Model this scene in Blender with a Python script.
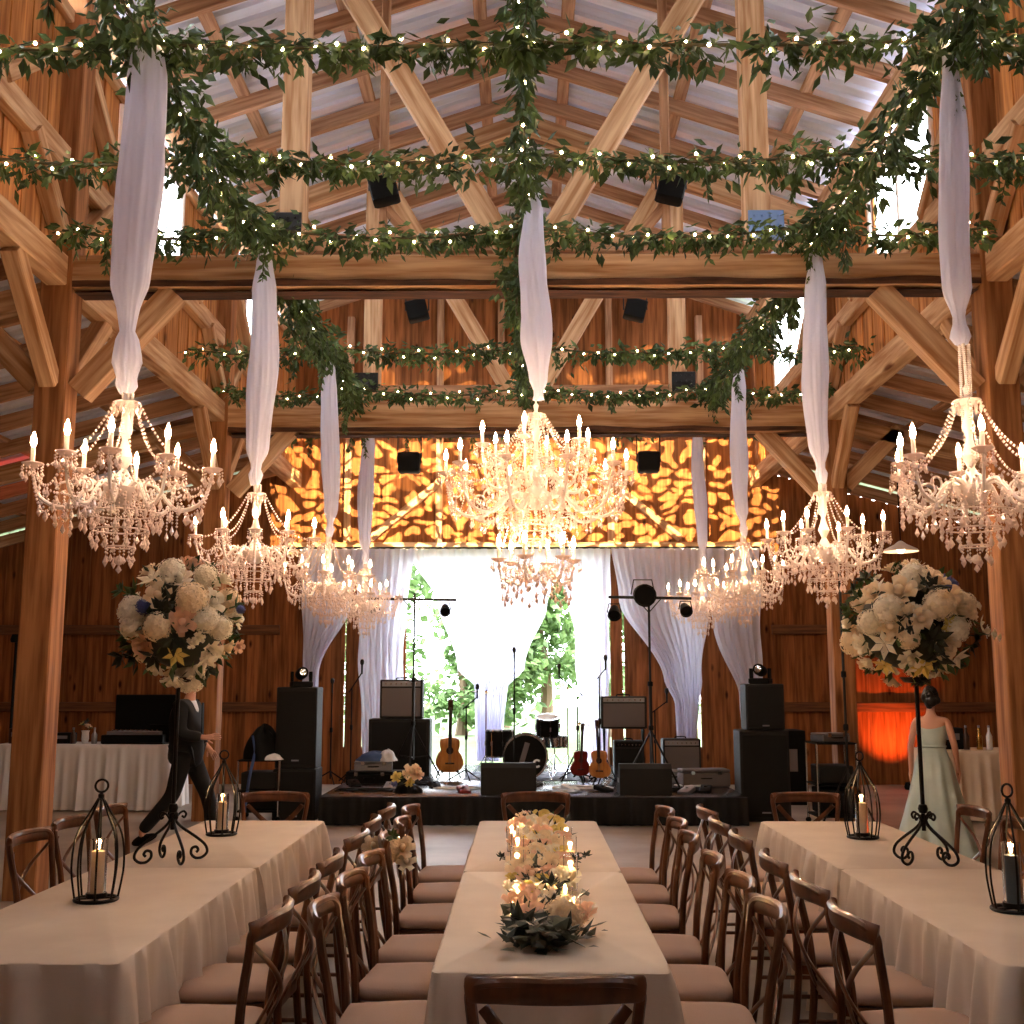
import bpy, math, random
from math import sin, cos, pi, radians as R, sqrt
from mathutils import Vector, Matrix, Euler, noise
for o in list(bpy.data.objects): bpy.data.objects.remove(o)
SC = bpy.context.scene
COL = SC.collection
rnd = random.Random(7)

# ---------------------------------------------------------------- camera
cam_d = bpy.data.cameras.new('camera')
cam_d.sensor_width = 36.0
cam_d.lens = 1133.0/1024.0*36.0
cam_d.clip_start = 0.05; cam_d.clip_end = 300
cam = bpy.data.objects.new('camera', cam_d); COL.objects.link(cam)
cam.location = (0, 0, 1.67)
cam.rotation_euler = (R(98.5), 0, R(0.66))
SC.camera = cam

# ---------------------------------------------------------------- world, lights, exposure
W = bpy.data.worlds.new('overcast_sky'); SC.world = W; W.use_nodes = True
bg = W.node_tree.nodes['Background']
bg.inputs[0].default_value = (0.90, 0.95, 1.0, 1)
bg.inputs[1].default_value = 12.0
SC.view_settings.view_transform = 'Standard'
SC.view_settings.look = 'None'
SC.view_settings.exposure = 0.4
SC.view_settings.gamma = 1.0
SC.view_settings.use_curve_mapping = False
FLAME = 270.0          # candle bulb strength
GOBO = 6800.0

def light(name, kind, loc, energy, color, target=None, **kw):
    d = bpy.data.lights.new(name, kind); d.energy = energy; d.color = color
    for k, v in kw.items(): setattr(d, k, v)
    o = bpy.data.objects.new(name, d); COL.objects.link(o); o.location = loc
    if target is not None:
        o.rotation_euler = (Vector(target)-Vector(loc)).to_track_quat('-Z', 'Y').to_euler()
    return o
sun = light('sun', 'SUN', (0, -5, 30), 7.0, (1, .96, .88), target=(0.0, 9, 0), angle=R(3))
def portal(loc, target, sx, sy):
    o = light('sky_portal', 'AREA', loc, 1.0, (1, 1, 1), target=target, shape='RECTANGLE', size=sx, size_y=sy)
    o.data.cycles.is_portal = True
    return o

# ---------------------------------------------------------------- helpers
class MB:
    def __init__(s): s.v = []; s.f = []
    def add(s, vs, fs, M=None):
        b = len(s.v)
        if M is not None: vs = [M @ Vector(p) for p in vs]
        s.v += [tuple(p) for p in vs]; s.f += [tuple(b+i for i in f) for f in fs]
        return s
    def box(s, c, d, M=None, ch=0.0):
        x, y, z = c; a, b, h = d[0]/2, d[1]/2, d[2]/2
        if ch <= 0:
            vs = [(x+i*a, y+j*b, z+k*h) for k in (-1, 1) for j in (-1, 1) for i in (-1, 1)]
            fs = [(0,2,3,1),(4,5,7,6),(0,1,5,4),(2,6,7,3),(0,4,6,2),(1,3,7,5)]
            return s.add(vs, fs, M)
        vs = []
        for (k, q) in ((-h, ch), (-h+ch, 0), (h-ch, 0), (h, ch)):
            A, B = a-q, b-q
            vs += [(x+u, y+v, z+k) for u, v in ((A,B-ch),(A-ch,B),(-A+ch,B),(-A,B-ch),(-A,-B+ch),(-A+ch,-B),(A-ch,-B),(A,-B+ch))]
        fs = [tuple(range(7, -1, -1)), tuple(range(24, 32))]
        for l in range(3):
            for i in range(8):
                j = (i+1) % 8; fs.append((l*8+i, l*8+j, l*8+8+j, l*8+8+i))
        return s.add(vs, fs, M)
    def beam(s, p, q, w, h, up=(0, 0, 1), ch=0.012, jit=0.0, seg=1):
        p, q = Vector(p), Vector(q); d = (q-p).normalized(); up = Vector(up)
        sx = d.cross(up)
        if sx.length < 1e-4: sx = d.cross(Vector((1, 0, 0)))
        sx.normalize(); u = sx.cross(d).normalized()
        a, b = w/2, h/2
        sec = [(a,b-ch),(a-ch,b),(-a+ch,b),(-a,b-ch),(-a,-b+ch),(-a+ch,-b),(a-ch,-b),(a,-b+ch)]
        vs = []
        for i in range(seg+1):
            c = p+(q-p)*(i/seg)
            j1 = 1+rnd.uniform(-jit, jit); j2 = rnd.uniform(-jit, jit)*h
            vs += [tuple(c+sx*x*j1+u*(y+(j2 if y < 0 else 0))) for x, y in sec]
        fs = [tuple(range(7, -1, -1)), tuple(seg*8+i for i in range(8))]
        for l in range(seg):
            for i in range(8):
                j = (i+1) % 8; fs.append((l*8+i, l*8+j, l*8+8+j, l*8+8+i))
        return s.add(vs, fs)
    def tube(s, pts, r, n=8, closed=False, flat=None, cap=True, up=(0, 0, 1)):
        P = [Vector(p) for p in pts]; m = len(P)
        rr = r if isinstance(r, (list, tuple)) else [r]*m
        vs = []; prev = None
        for i in range(m):
            if closed: d = P[(i+1) % m]-P[i-1]
            else: d = P[min(i+1, m-1)]-P[max(i-1, 0)]
            if d.length < 1e-9: d = Vector((0, 0, 1))
            d.normalize()
            if flat is not None:
                u = Vector(up); u = u-d*u.dot(d)
                if u.length < 1e-4: u = Vector((1, 0, 0))-d*d.x
                u.normalize()
            else:
                if prev is None:
                    u = d.orthogonal().normalized()
                else:
                    u = prev-d*prev.dot(d); u.normalize()
                prev = u
            w = d.cross(u)
            fl = flat if flat is not None else 1.0
            for k in range(n):
                a = 2*pi*k/n
                vs.append(tuple(P[i]+(u*cos(a)+w*sin(a)*fl)*rr[i]))
        fs = []
        L = m if closed else m-1
        for i in range(L):
            b0 = i*n; b1 = ((i+1) % m)*n
            for k in range(n):
                j = (k+1) % n; fs.append((b0+k, b0+j, b1+j, b1+k))
        if cap and not closed:
            fs.append(tuple(range(n-1, -1, -1))); fs.append(tuple((m-1)*n+k for k in range(n)))
        return s.add(vs, fs)
    def lathe(s, prof, n=16, M=None, c=(0, 0, 0), cap=True):
        vs = []; cx, cy, cz = c
        for r, z in prof:
            for k in range(n):
                a = 2*pi*k/n; vs.append((cx+r*cos(a), cy+r*sin(a), cz+z))
        fs = []
        for i in range(len(prof)-1):
            for k in range(n):
                j = (k+1) % n; fs.append((i*n+k, i*n+j, (i+1)*n+j, (i+1)*n+k))
        if cap and prof[0][0] > 1e-6: fs.append(tuple(range(n-1, -1, -1)))
        if cap and prof[-1][0] > 1e-6: fs.append(tuple((len(prof)-1)*n+k for k in range(n)))
        return s.add(vs, fs, M)
    def ball(s, c, r, n=8, m=6, sc=(1, 1, 1), M=None):
        vs = [(c[0], c[1], c[2]-r*sc[2])]; fs = []
        for i in range(1, m):
            t = pi*i/m
            for k in range(n):
                a = 2*pi*k/n
                vs.append((c[0]+r*sc[0]*sin(t)*cos(a), c[1]+r*sc[1]*sin(t)*sin(a), c[2]-r*sc[2]*cos(t)))
        vs.append((c[0], c[1], c[2]+r*sc[2])); top = len(vs)-1
        for k in range(n):
            j = (k+1) % n
            fs.append((0, 1+j, 1+k)); fs.append((top, top-n+k, top-n+j))
        for i in range(m-2):
            for k in range(n):
                j = (k+1) % n; fs.append((1+i*n+k, 1+i*n+j, 1+(i+1)*n+j, 1+(i+1)*n+k))
        return s.add(vs, fs, M)
    def octa(s, c, r, h=None):
        h = h or r; x, y, z = c
        return s.add([(x+r,y,z),(x,y+r,z),(x-r,y,z),(x,y-r,z),(x,y,z+h),(x,y,z-h)],
                     [(0,1,4),(1,2,4),(2,3,4),(3,0,4),(1,0,5),(2,1,5),(3,2,5),(0,3,5)])
    def drop(s, c, r, h):   # hanging crystal, c is its top
        x, y, z = c; vs = [(x, y, z)]
        for a in range(6): vs.append((x+r*cos(a*pi/3), y+r*sin(a*pi/3), z-h*.62))
        vs.append((x, y, z-h))
        fs = [(0, 1+(a+1) % 6, 1+a)[::-1] for a in range(6)]+[(7, 1+(a+1) % 6, 1+a) for a in range(6)]
        return s.add(vs, fs)
    def leaf(s, p, d, u, L, w):
        p, d = Vector(p), Vector(d).normalized(); u = Vector(u)
        w_ = d.cross(u)
        if w_.length < 1e-4: w_ = d.orthogonal()
        w_.normalize(); n = w_.cross(d)
        m = p+d*L*.45
        return s.add([p, m+w_*w-n*w*.35, p+d*L-n*L*.12, m-w_*w-n*w*.35, m], [(0, 1, 4), (1, 2, 4), (0, 4, 3), (4, 2, 3)])
    def build(s, name, mat=None, parent=None, loc=None, rot=None, smooth=40):
        me = bpy.data.meshes.new(name); me.from_pydata(s.v, [], s.f); me.update()
        if smooth:
            me.polygons.foreach_set('use_smooth', [True]*len(me.polygons))
            if smooth < 180: me.set_sharp_from_angle(angle=R(smooth))
        if mat: me.materials.append(mat)
        return link(name, me, parent, loc, rot)
def sb(name, p, q, w, h, m='timber_x', up=(0, 0, 1), ch=.01):
    """a sloping timber built along its own x axis so that its grain runs along it"""
    p, q = Vector(p), Vector(q); d = (q-p).normalized(); u = Vector(up); L = (q-p).length
    y = u.cross(d).normalized(); z = d.cross(y).normalized(); s0 = rnd.uniform(0, 6)
    o = MB().beam((s0, 0, 0), (s0+L, 0, 0), w, h, ch=ch).build(name, M[m])
    Mx = Matrix((d, y, z)).transposed().to_4x4(); Mx.translation = p-d*s0
    o.matrix_world = Mx; o['kind'] = 'structure'
    return o
def link(name, data, parent=None, loc=None, rot=None, scale=None):
    o = bpy.data.objects.new(name, data); COL.objects.link(o)
    if parent: o.parent = parent
    if loc is not None: o.location = loc
    if rot is not None: o.rotation_euler = rot
    if scale is not None: o.scale = (scale,)*3 if isinstance(scale, (int, float)) else scale
    return o
def tag(o, label=None, cat=None, group=None, kind=None):
    if label: o['label'] = label
    if cat: o['category'] = cat
    if group: o['group'] = group
    if kind: o['kind'] = kind
    return o
def empty(name, loc=(0, 0, 0), rz=0, label=None, cat=None, group=None):
    o = link(name, None, None, loc, (0, 0, rz)); o.empty_display_size = .1
    return tag(o, label, cat, group)
def struct(o): o['kind'] = 'structure'; return o
KIDS = {}
def dup(o, parent=None, loc=None, rz=None, label=None, group=None):
    c = o.copy(); COL.objects.link(c)
    if parent: c.parent = parent
    if loc is not None: c.location = loc
    if rz is not None: c.rotation_euler = (0, 0, rz)
    if label: c['label'] = label
    if group: c['group'] = group
    for ch in list(o.children): dup(ch, c)
    return c
def spline(P, n=8):
    P = [Vector(p) for p in P]; out = []
    for i in range(len(P)-1):
        a = P[max(i-1, 0)]; b = P[i]; c = P[i+1]; d = P[min(i+2, len(P)-1)]
        for k in range(n):
            t = k/n
            out.append(0.5*((2*b)+(c-a)*t+(2*a-5*b+4*c-d)*t*t+(3*b-a-3*c+d)*t**3))
    out.append(P[-1]); return out
def lerp(a, b, t): return a+(b-a)*t

# ---------------------------------------------------------------- materials
def s2l(c):
    return tuple(((x/255)/12.92 if x/255 <= .04045 else ((x/255+.055)/1.055)**2.4) for x in c)+(1,)
def mat(name, rgb, rough=.6, metal=0, spec=.5, rgb2=None, scale=(1, 1, 1), ns=4, detail=3, bump=0, bscale=None, emit=None, es=0,
        trans=0, alpha=1, ior=1.45, sss=0, coat=0, transl=0, island=0, contrast=(.35, .65), knots=None):
    m = bpy.data.materials.new(name); m.use_nodes = True; nt = m.node_tree; N = nt.nodes; L = nt.links
    b = N['Principled BSDF']; c1 = s2l(rgb)
    b.inputs['Base Color'].default_value = c1; b.inputs['Roughness'].default_value = rough
    b.inputs['Metallic'].default_value = metal; b.inputs['Specular IOR Level'].default_value = spec
    b.inputs['IOR'].default_value = ior
    b.inputs['Transmission Weight'].default_value = trans; b.inputs['Alpha'].default_value = alpha
    b.inputs['Coat Weight'].default_value = coat
    tc = N.new('ShaderNodeTexCoord'); mp = N.new('ShaderNodeMapping'); mp.inputs['Scale'].default_value = scale
    L.new(tc.outputs['Object'], mp.inputs[0])
    nz = N.new('ShaderNodeTexNoise'); nz.inputs['Scale'].default_value = ns; nz.inputs['Detail'].default_value = detail
    L.new(mp.outputs[0], nz.inputs['Vector'])
    col = None
    if rgb2 is not None:
        cr = N.new('ShaderNodeValToRGB'); cr.color_ramp.elements[0].position = contrast[0]; cr.color_ramp.elements[1].position = contrast[1]
        cr.color_ramp.elements[0].color = s2l(rgb2); cr.color_ramp.elements[1].color = c1
        L.new(nz.outputs[0], cr.inputs[0]); col = cr.outputs[0]
    if knots:
        vo = N.new('ShaderNodeTexVoronoi'); vo.inputs['Scale'].default_value = knots[0]
        mp2 = N.new('ShaderNodeMapping'); mp2.inputs['Scale'].default_value = knots[1]; L.new(tc.outputs['Object'], mp2.inputs[0])
        L.new(mp2.outputs[0], vo.inputs['Vector'])
        mr = N.new('ShaderNodeMapRange'); mr.inputs[1].default_value = .06; mr.inputs[2].default_value = .16
        L.new(vo.outputs['Distance'], mr.inputs[0])
        mx = N.new('ShaderNodeMix'); mx.data_type = 'RGBA'
        L.new(mr.outputs[0], mx.inputs[0]); mx.inputs[6].default_value = s2l(knots[2])
        if col: L.new(col, mx.inputs[7])
        else: mx.inputs[7].default_value = c1
        col = mx.outputs[2]
    if island:
        g = N.new('ShaderNodeNewGeometry'); hs = N.new('ShaderNodeHueSaturation')
        mr = N.new('ShaderNodeMapRange'); mr.inputs[3].default_value = 1-island; mr.inputs[4].default_value = 1+island
        L.new(g.outputs['Random Per Island'], mr.inputs[0]); L.new(mr.outputs[0], hs.inputs['Value'])
        if col: L.new(col, hs.inputs['Color'])
        else: hs.inputs['Color'].default_value = c1
        col = hs.outputs[0]
    if col: L.new(col, b.inputs['Base Color'])
    if bump:
        n2 = nz
        if bscale:
            n2 = N.new('ShaderNodeTexNoise'); n2.inputs['Scale'].default_value = bscale; L.new(mp.outputs[0], n2.inputs['Vector'])
        bp = N.new('ShaderNodeBump'); bp.inputs['Strength'].default_value = bump; bp.inputs['Distance'].default_value = .01
        L.new(n2.outputs[0], bp.inputs['Height']); L.new(bp.outputs[0], b.inputs['Normal'])
    if emit:
        b.inputs['Emission Color'].default_value = s2l(emit); b.inputs['Emission Strength'].default_value = es
    if transl:
        t = N.new('ShaderNodeBsdfTranslucent')
        if col: L.new(col, t.inputs[0])
        else: t.inputs[0].default_value = c1
        ms = N.new('ShaderNodeMixShader'); ms.inputs[0].default_value = transl
        out = N['Material Output']; L.new(b.outputs[0], ms.inputs[1]); L.new(t.outputs[0], ms.inputs[2]); L.new(ms.outputs[0], out.inputs[0])
    return m
M = {}
for ax, sc in (('x', (.6, 9, 9)), ('y', (9, .6, 9)), ('z', (9, 9, .6))):
    ks = {'x': (.5, 2, 2), 'y': (2, .5, 2), 'z': (2, 2, .5)}[ax]
    M['timber_'+ax] = mat('timber_'+ax, (208, 170, 132), .7, rgb2=(160, 114, 76), scale=sc, ns=2.2, bump=.35, knots=(1.6, ks, (110, 62, 34)), spec=.25)
    M['rafter_'+ax] = mat('rafter_'+ax, (192, 148, 114), .75, rgb2=(144, 102, 74), scale=sc, ns=2.5, bump=.25, spec=.2)
    M['plank_'+ax] = mat('plank_'+ax, (196, 132, 74), .7, rgb2=(142, 84, 40), scale=sc, ns=2.0, bump=.3, island=.22, knots=(2.2, (2, 2, .8), (70, 34, 16)), spec=.25)
M['post_wood'] = mat('post_wood', (172, 118, 76), .7, rgb2=(122, 76, 44), scale=(9, 9, .6), ns=2.2, bump=.35, knots=(1.6, (2, 2, .5), (100, 56, 30)), spec=.2)
M['plank_dark'] = mat('plank_dark', (158, 98, 56), .75, rgb2=(108, 62, 32), scale=(9, 9, .6), ns=2.0, bump=.3, island=.25, knots=(2.2, (2, 2, .8), (56, 28, 14)), spec=.2)
M['bark'] = mat('bark', (96, 60, 40), .9, rgb2=(54, 32, 22), scale=(1, 8, 8), ns=3, bump=.8)
M['girt'] = mat('girt', (120, 76, 44), .8, rgb2=(84, 50, 28), scale=(.6, 8, 8), ns=3)
M['roof'] = mat('roof_metal', (234, 236, 250), .35, metal=.3, rgb2=(214, 216, 228), scale=(1, 6, 1), ns=1.2, island=.0)
M['floor'] = mat('concrete', (172, 158, 144), .5, rgb2=(142, 128, 116), ns=1.2, detail=6, bump=.15, bscale=40)
M['steel'] = mat('black_steel', (26, 24, 24), .5, metal=.4)
M['blue_steel'] = mat('blue_steel_plate', (110, 136, 178), .5, metal=.2)
M['iron'] = mat('wrought_iron', (22, 19, 18), .45, metal=.5, bump=.2, bscale=60)
M['linen'] = mat('champagne_linen', (222, 204, 184), .62, rgb2=(212, 192, 172), ns=3, bump=.12, bscale=300, spec=.35)
M['white_cloth'] = mat('white_cloth', (226, 224, 224), .7, bump=.1, bscale=200)
M['sheer'] = mat('sheer_white_tulle', (240, 240, 255), .7, bump=.25, bscale=30, transl=.45, spec=.2)
M['crystal'] = mat('cut_crystal', (255, 236, 226), .08, spec=.9, transl=.35, ior=1.6, coat=.6)
M['chand_white'] = mat('white_lacquered_metal', (246, 232, 224), .3, spec=.6)
M['candle_white'] = mat('ivory_sleeve', (250, 238, 220), .5)
M['flame'] = mat('glowing_bulb', (255, 220, 170), .4, emit=(255, 212, 168), es=FLAME)
M['fairy'] = mat('fairy_bulb', (255, 230, 190), .4, emit=(255, 214, 160), es=45)
M['cord'] = mat('green_cord', (38, 44, 28), .7)
M['leaf'] = mat('green_leaf', (84, 104, 58), .5, rgb2=(44, 62, 34), ns=2, island=.55, transl=.25, spec=.4)
M['leaf_dark'] = mat('dark_leaf', (52, 58, 40), .5, rgb2=(26, 34, 26), ns=2, island=.5, transl=.1)
M['stemg'] = mat('vine_stem', (70, 62, 38), .8)
M['chairwood'] = mat('walnut_stained_wood', (112, 66, 40), .3, rgb2=(74, 42, 25), scale=(3, 3, 1), ns=6, bump=.1, spec=.5, coat=.25)
M['cushion'] = mat('taupe_cushion', (184, 154, 136), .75, bump=.15, bscale=200)
M['black'] = mat('matte_black', (9, 9, 10), .7, spec=.2)
M['tolex'] = mat('black_tolex', (11, 11, 12), .6, bump=.3, bscale=150)
M['grille'] = mat('speaker_grille', (8, 8, 9), .8, bump=.6, bscale=260)
M['grey_grille'] = mat('grey_grille_cloth', (104, 96, 96), .8, bump=.4, bscale=200)
M['chrome'] = mat('chrome', (215, 218, 222), .15, metal=1)
M['brass'] = mat('bronze_cymbal', (196, 160, 90), .25, metal=1)
M['silver'] = mat('silver_metal', (150, 150, 155), .35, metal=.8)
M['stage'] = mat('stage_deck', (62, 62, 70), .22, rgb2=(48, 48, 56), ns=4)
M['skirt'] = mat('black_skirt', (14, 13, 15), .85)
M['guitar'] = mat('honey_spruce', (206, 138, 66), .3, rgb2=(178, 108, 44), scale=(6, 1, 1), ns=4, coat=.4)
M['darkwood'] = mat('dark_wood', (58, 34, 22), .4)
M['wax'] = mat('ivory_wax', (244, 226, 198), .5, transl=.3, emit=(255, 190, 120), es=.0)
M['grey_wax'] = mat('slate_wax', (92, 100, 104), .5)
M['glass'] = mat('clear_glass', (255, 255, 255), .02, trans=1, ior=1.15, spec=.4)
M['fire'] = mat('candle_flame', (255, 220, 160), .5, emit=(255, 196, 120), es=160)
M['cream'] = mat('cream_petal', (250, 228, 192), .6, transl=.25, island=.08)
M['white_petal'] = mat('white_petal', (250, 240, 218), .6, transl=.25, island=.08)
M['blush'] = mat('blush_petal', (246, 206, 176), .6, transl=.25, island=.08)
M['yellow'] = mat('butter_petal', (232, 208, 120), .6, transl=.25, island=.08)
M['blue_petal'] = mat('blue_petal', (96, 104, 160), .6, transl=.2, island=.15)
M['skin'] = mat('skin', (206, 152, 124), .5, sss=.1)
M['suit'] = mat('black_suit', (10, 10, 13), .8)
M['shirt'] = mat('white_shirt', (230, 230, 235), .7)
M['hair'] = mat('dark_brown_hair', (24, 14, 10), .6, rgb2=(14, 8, 6), scale=(20, 20, 3), ns=4, bump=.3)
M['grey_hair'] = mat('greying_hair', (92, 82, 76), .6, scale=(20, 20, 3), ns=4, bump=.3)
M['dress'] = mat('pale_sage_satin', (186, 200, 190), .4, rgb2=(170, 186, 178), ns=5, bump=.1, spec=.5)
M['grass'] = mat('grass', (86, 104, 62), .9, rgb2=(66, 84, 48), ns=3)
M['tree_leaf'] = mat('summer_leaf', (112, 140, 84), .6, rgb2=(84, 112, 64), ns=1, island=.3, transl=.3)
M['trunk'] = mat('trunk_bark', (110, 92, 72), .9)
M['red'] = mat('red_lacquer', (120, 26, 20), .5)
M['teal'] = mat('blue_jacket', (60, 84, 130), .7)
M['paper'] = mat('white_paper', (225, 228, 232), .7)
M['frost'] = mat('window_glass', (255, 255, 255), .03, trans=1, ior=1.02, spec=.2)

# ================================================================ THE BARN
Y0, Y1 = -4.0, 19.0
HX = 3.9          # half width to the post centres
EAVE, RIDGE = 7.95, 9.28
AISX = 9.4; AIST, AISB = 5.34, 3.88
# floor and outside ground
struct(MB().box((0, 7.5, -.06), (19.2, 23.4, .12)).build('floor', M['floor']))
gb = MB()
n = 24
for j in range(n+1):
    for i in range(n+1):
        x = -60+120*i/n; y = -30+120*j/n
        gb.v.append((x, y, -.14+(.5*noise.noise(Vector((x*.05, y*.05, 0))) if y > 28 else 0)))
for j in range(n):
    for i in range(n): a = j*(n+1)+i; gb.f.append((a, a+1, a+n+2, a+n+1))
struct(gb.build('ground', M['grass']))

def boards(mb, axis, pos, a0, a1, zt, zb=0.0, holes=(), w=.2, th=.025):
    a = a0; k = 0
    while a < a1-.02:
        b = min(a+w*rnd.choice((.85, 1, 1, 1.15)), a1)
        mid = (a+b)/2; segs = [(zb, zt(mid))]
        for h in holes:
            if h[0]-1e-6 <= mid <= h[1]+1e-6:
                ns_ = []
                for s0, s1 in segs:
                    if h[2] > s0: ns_.append((s0, min(s1, h[2])))
                    if h[3] < s1: ns_.append((max(s0, h[3]), s1))
                segs = [q for q in ns_ if q[1]-q[0] > .02]
        off = (k % 2)*.012
        for s0, s1 in segs:
            c, d = ((mid, pos+off, (s0+s1)/2), (b-a+(.02 if off else -.004), th, s1-s0)) if axis == 'x' else ((pos+off, mid, (s0+s1)/2), (th, b-a+(.02 if off else -.004), s1-s0))
            mb.box(c, d)
        a = b; k += 1
def roof_z(x):
    ax = abs(x)
    return RIDGE-(RIDGE-EAVE)*ax/HX if ax <= HX+.25 else AIST-(AIST-AISB)*(ax-HX)/(AISX-HX)
DX0, DX1, DZ = -2.0, 1.25, 3.78
SL = [(-2.72, -2.66), (1.36, 1.42), (2.62, 2.68), (2.84, 2.90), (1.62, 1.65), (-3.02, -2.99)]
wb = MB()
xs = [-AISX, -3.02, -2.99, -2.72, -2.66, DX0, DX1, 1.36, 1.42, 1.62, 1.65, 2.62, 2.68, 2.84, 2.90, AISX]
for i in range(len(xs)-1):
    a, b = xs[i], xs[i+1]
    if (a, b) in SL: wb.box(((a+b)/2, Y1+.035, (3.3+roof_z(a))/2), (b-a+.05, .025, roof_z(a)-3.3)); wb.box(((a+b)/2, Y1+.035, .3), (b-a+.05, .025, .6))
    elif (a, b) == (DX0, DX1): boards(wb, 'x', Y1+.02, a, b, roof_z, DZ)
    else: boards(wb, 'x', Y1+.02, a, b, lambda x: roof_z(x)-(.09 if x > 4.05 else (-.09 if x < -4.05 else 0)))
struct(wb.build('wall_back', M['plank_dark'], smooth=0))
# girts and studs on the back wall
for z in (1.25, 2.52, 3.95):
    for (a, b) in ((-AISX, -4.05), (4.05, AISX)):
        if z < roof_z(a if a < 0 else b): struct(MB().beam((a+.05, Y1-.05, z), (b-.05, Y1-.05, z), .08, .16).build('girt', M['girt']))
struct(MB().beam((-4.0, Y1-.08, DZ+.1), (4.0, Y1-.08, DZ+.1), .12, .2).build('door_header', M['timber_x']))
for x in (DX0-.08, DX1+.08): struct(MB().beam((x, Y1-.06, 0), (x, Y1-.06, DZ), .1, .14, up=(0, 1, 0)).build('door_jamb', M['timber_z']))
struct(MB().beam((-3.8, Y1-.08, 6.25), (3.8, Y1-.08, 6.25), .1, .16).build('girt', M['rafter_x']))
for x in (-3.0, -1.45, -.4, 1.45, 3.0):
    struct(MB().beam((x, Y1-.09, DZ+.2), (x, Y1-.09, roof_z(x)-.35), .11, .14, up=(0, 1, 0)).build('gable_stud', M['rafter_z']))
for s in (-1, 1):
    sb('gable_brace', (s*2.6, Y1-.17, DZ+.25), (s*1.2, Y1-.17, 5.2), .1, .12, 'rafter_x')
# corrugated roof
def corr(x0, z0, x1, z1):
    mb = MB(); ys = []
    y = Y0-.3
    while y < Y1+.4:
        ys += [(y, 0), (y+.14, 0), (y+.155, .055), (y+.205, .055), (y+.22, 0)]; y += .23
    nx = 3
    for i in range(nx+1):
        t = i/nx
        for (yy, dz) in ys: mb.v.append((lerp(x0, x1, t), yy, lerp(z0, z1, t)+dz))
    m = len(ys)
    for i in range(nx):
        for j in range(m-1): a = i*m+j; mb.f.append((a, a+1, a+m+1, a+m))
    return mb
for s, nm in ((-1, 'left'), (1, 'right')):
    c = corr(0, RIDGE+.16, s*(HX+.45), roof_z(HX)-.02+.14-.12); struct(c.build('ceiling', M['roof'], smooth=0))
    c = corr(s*(HX+.12), AIST+.09, s*(AISX+.3), AISB+.04); struct(c.build('ceiling_'+nm+'_aisle', M['roof'], smooth=0))
    # purlins along the barn under the sheets
    for x in (.5, 1.9, 3.2):
        z = RIDGE+.10-(RIDGE-EAVE)*x/HX
        struct(MB().beam((s*x, Y0, z), (s*x, Y1, z), .15, .06).build('roof_purlin', M['rafter_y']))
    for x in (5.2, 6.6, 8.0):
        z = AIST+.06-(AIST-AISB)*(x-HX)/(AISX-HX)
        struct(MB().beam((s*x, Y0, z), (s*x, Y1, z), .15, .06).build('roof_purlin', M['rafter_y']))
    # rafters
    y = -3.3
    while y < 18.8:
        sb('roof_rafter', (s*.02, y, RIDGE-.02), (s*(HX+.2), y, roof_z(HX+.2)-.02), .085, .18, 'rafter_x')
        sb('aisle_rafter', (s*(HX+.13), y, AIST-.09), (s*AISX, y, AISB-.06), .05, .19, 'rafter_x')
        y += .96
    # plates
    struct(MB().beam((s*(HX-.02), Y0, EAVE-.24), (s*(HX-.02), Y1, EAVE-.24), .2, .24).build('wall_plate', M['timber_y']))
    struct(MB().beam((s*HX, Y0, 5.06), (s*HX, Y1, 5.06), .18, .26).build('aisle_plate', M['timber_y']))
    # clerestory wall boards with window openings and a long glazed strip under the plate
    H = []
    for (a, b) in ((.4, 2.4), (5.4, 7.4), (10.4, 12.4), (15.4, 17.4)): H.append((a, b, 6.15, 7.28))
    H.append((Y0, Y1, 7.42, 7.80))
    cw = MB(); boards(cw, 'y', s*(HX+.08), Y0, Y1, lambda a: EAVE-.05, 5.2, holes=H)
    struct(cw.build('wall_clerestory_'+nm, M['plank_z'], smooth=0))
    struct(MB().beam((s*(HX+.02), Y0, 7.35), (s*(HX+.02), Y1, 7.35), .08, .12).build('trim_'+('1' if s < 0 else '2'), M['timber_y']))
    for k, (a, b) in enumerate(((.4, 2.4), (5.4, 7.4), (10.4, 12.4), (15.4, 17.4))):
        f = MB()
        for p, q in (((a, 6.15), (b, 6.15)), ((a, 7.28), (b, 7.28)), ((a, 6.15), (a, 7.28)), ((b, 6.15), (b, 7.28)), (((a+b)/2, 6.15), ((a+b)/2, 7.28))):
            f.beam((s*(HX+.06), p[0], p[1]), (s*(HX+.06), q[0], q[1]), .07, .05, up=(1, 0, 0))
        fo = struct(f.build('window_%d' % (k+1+(4 if s > 0 else 0)), M['chand_white']))
        MB().box((s*(HX+.09), (a+b)/2, 6.715), (.006, b-a, 1.13)).build('pane', M['frost'], fo)
        portal((s*(HX+.16), (a+b)/2, 6.72), (0, (a+b)/2, 6.72), 1.98, 1.12)
    portal((s*(HX+.16), 7.5, 7.61), (0, 7.5, 7.61), 22.5, .36)
    struct(MB().beam((s*(HX-.0), Y0, 6.04), (s*(HX-.0), Y1, 6.04), .12, .22).build('wall_girt', M['timber_y']))
    # outer walls
    ow = MB(); boards(ow, 'y', s*AISX, Y0, Y1, lambda a: AISB, 0, w=.25)
    struct(ow.build('wall_'+nm, M['plank_dark'], smooth=0))
# wall behind the camera
fw = MB(); boards(fw, 'x', Y0-.02, -AISX, AISX, roof_z, 0, w=.25)
struct(fw.build('wall_front', M['plank_dark'], smooth=0))
portal(((DX0+DX1)/2, Y1+.12, DZ/2), ((DX0+DX1)/2, 0, DZ/2), DX1-DX0, DZ)

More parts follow.
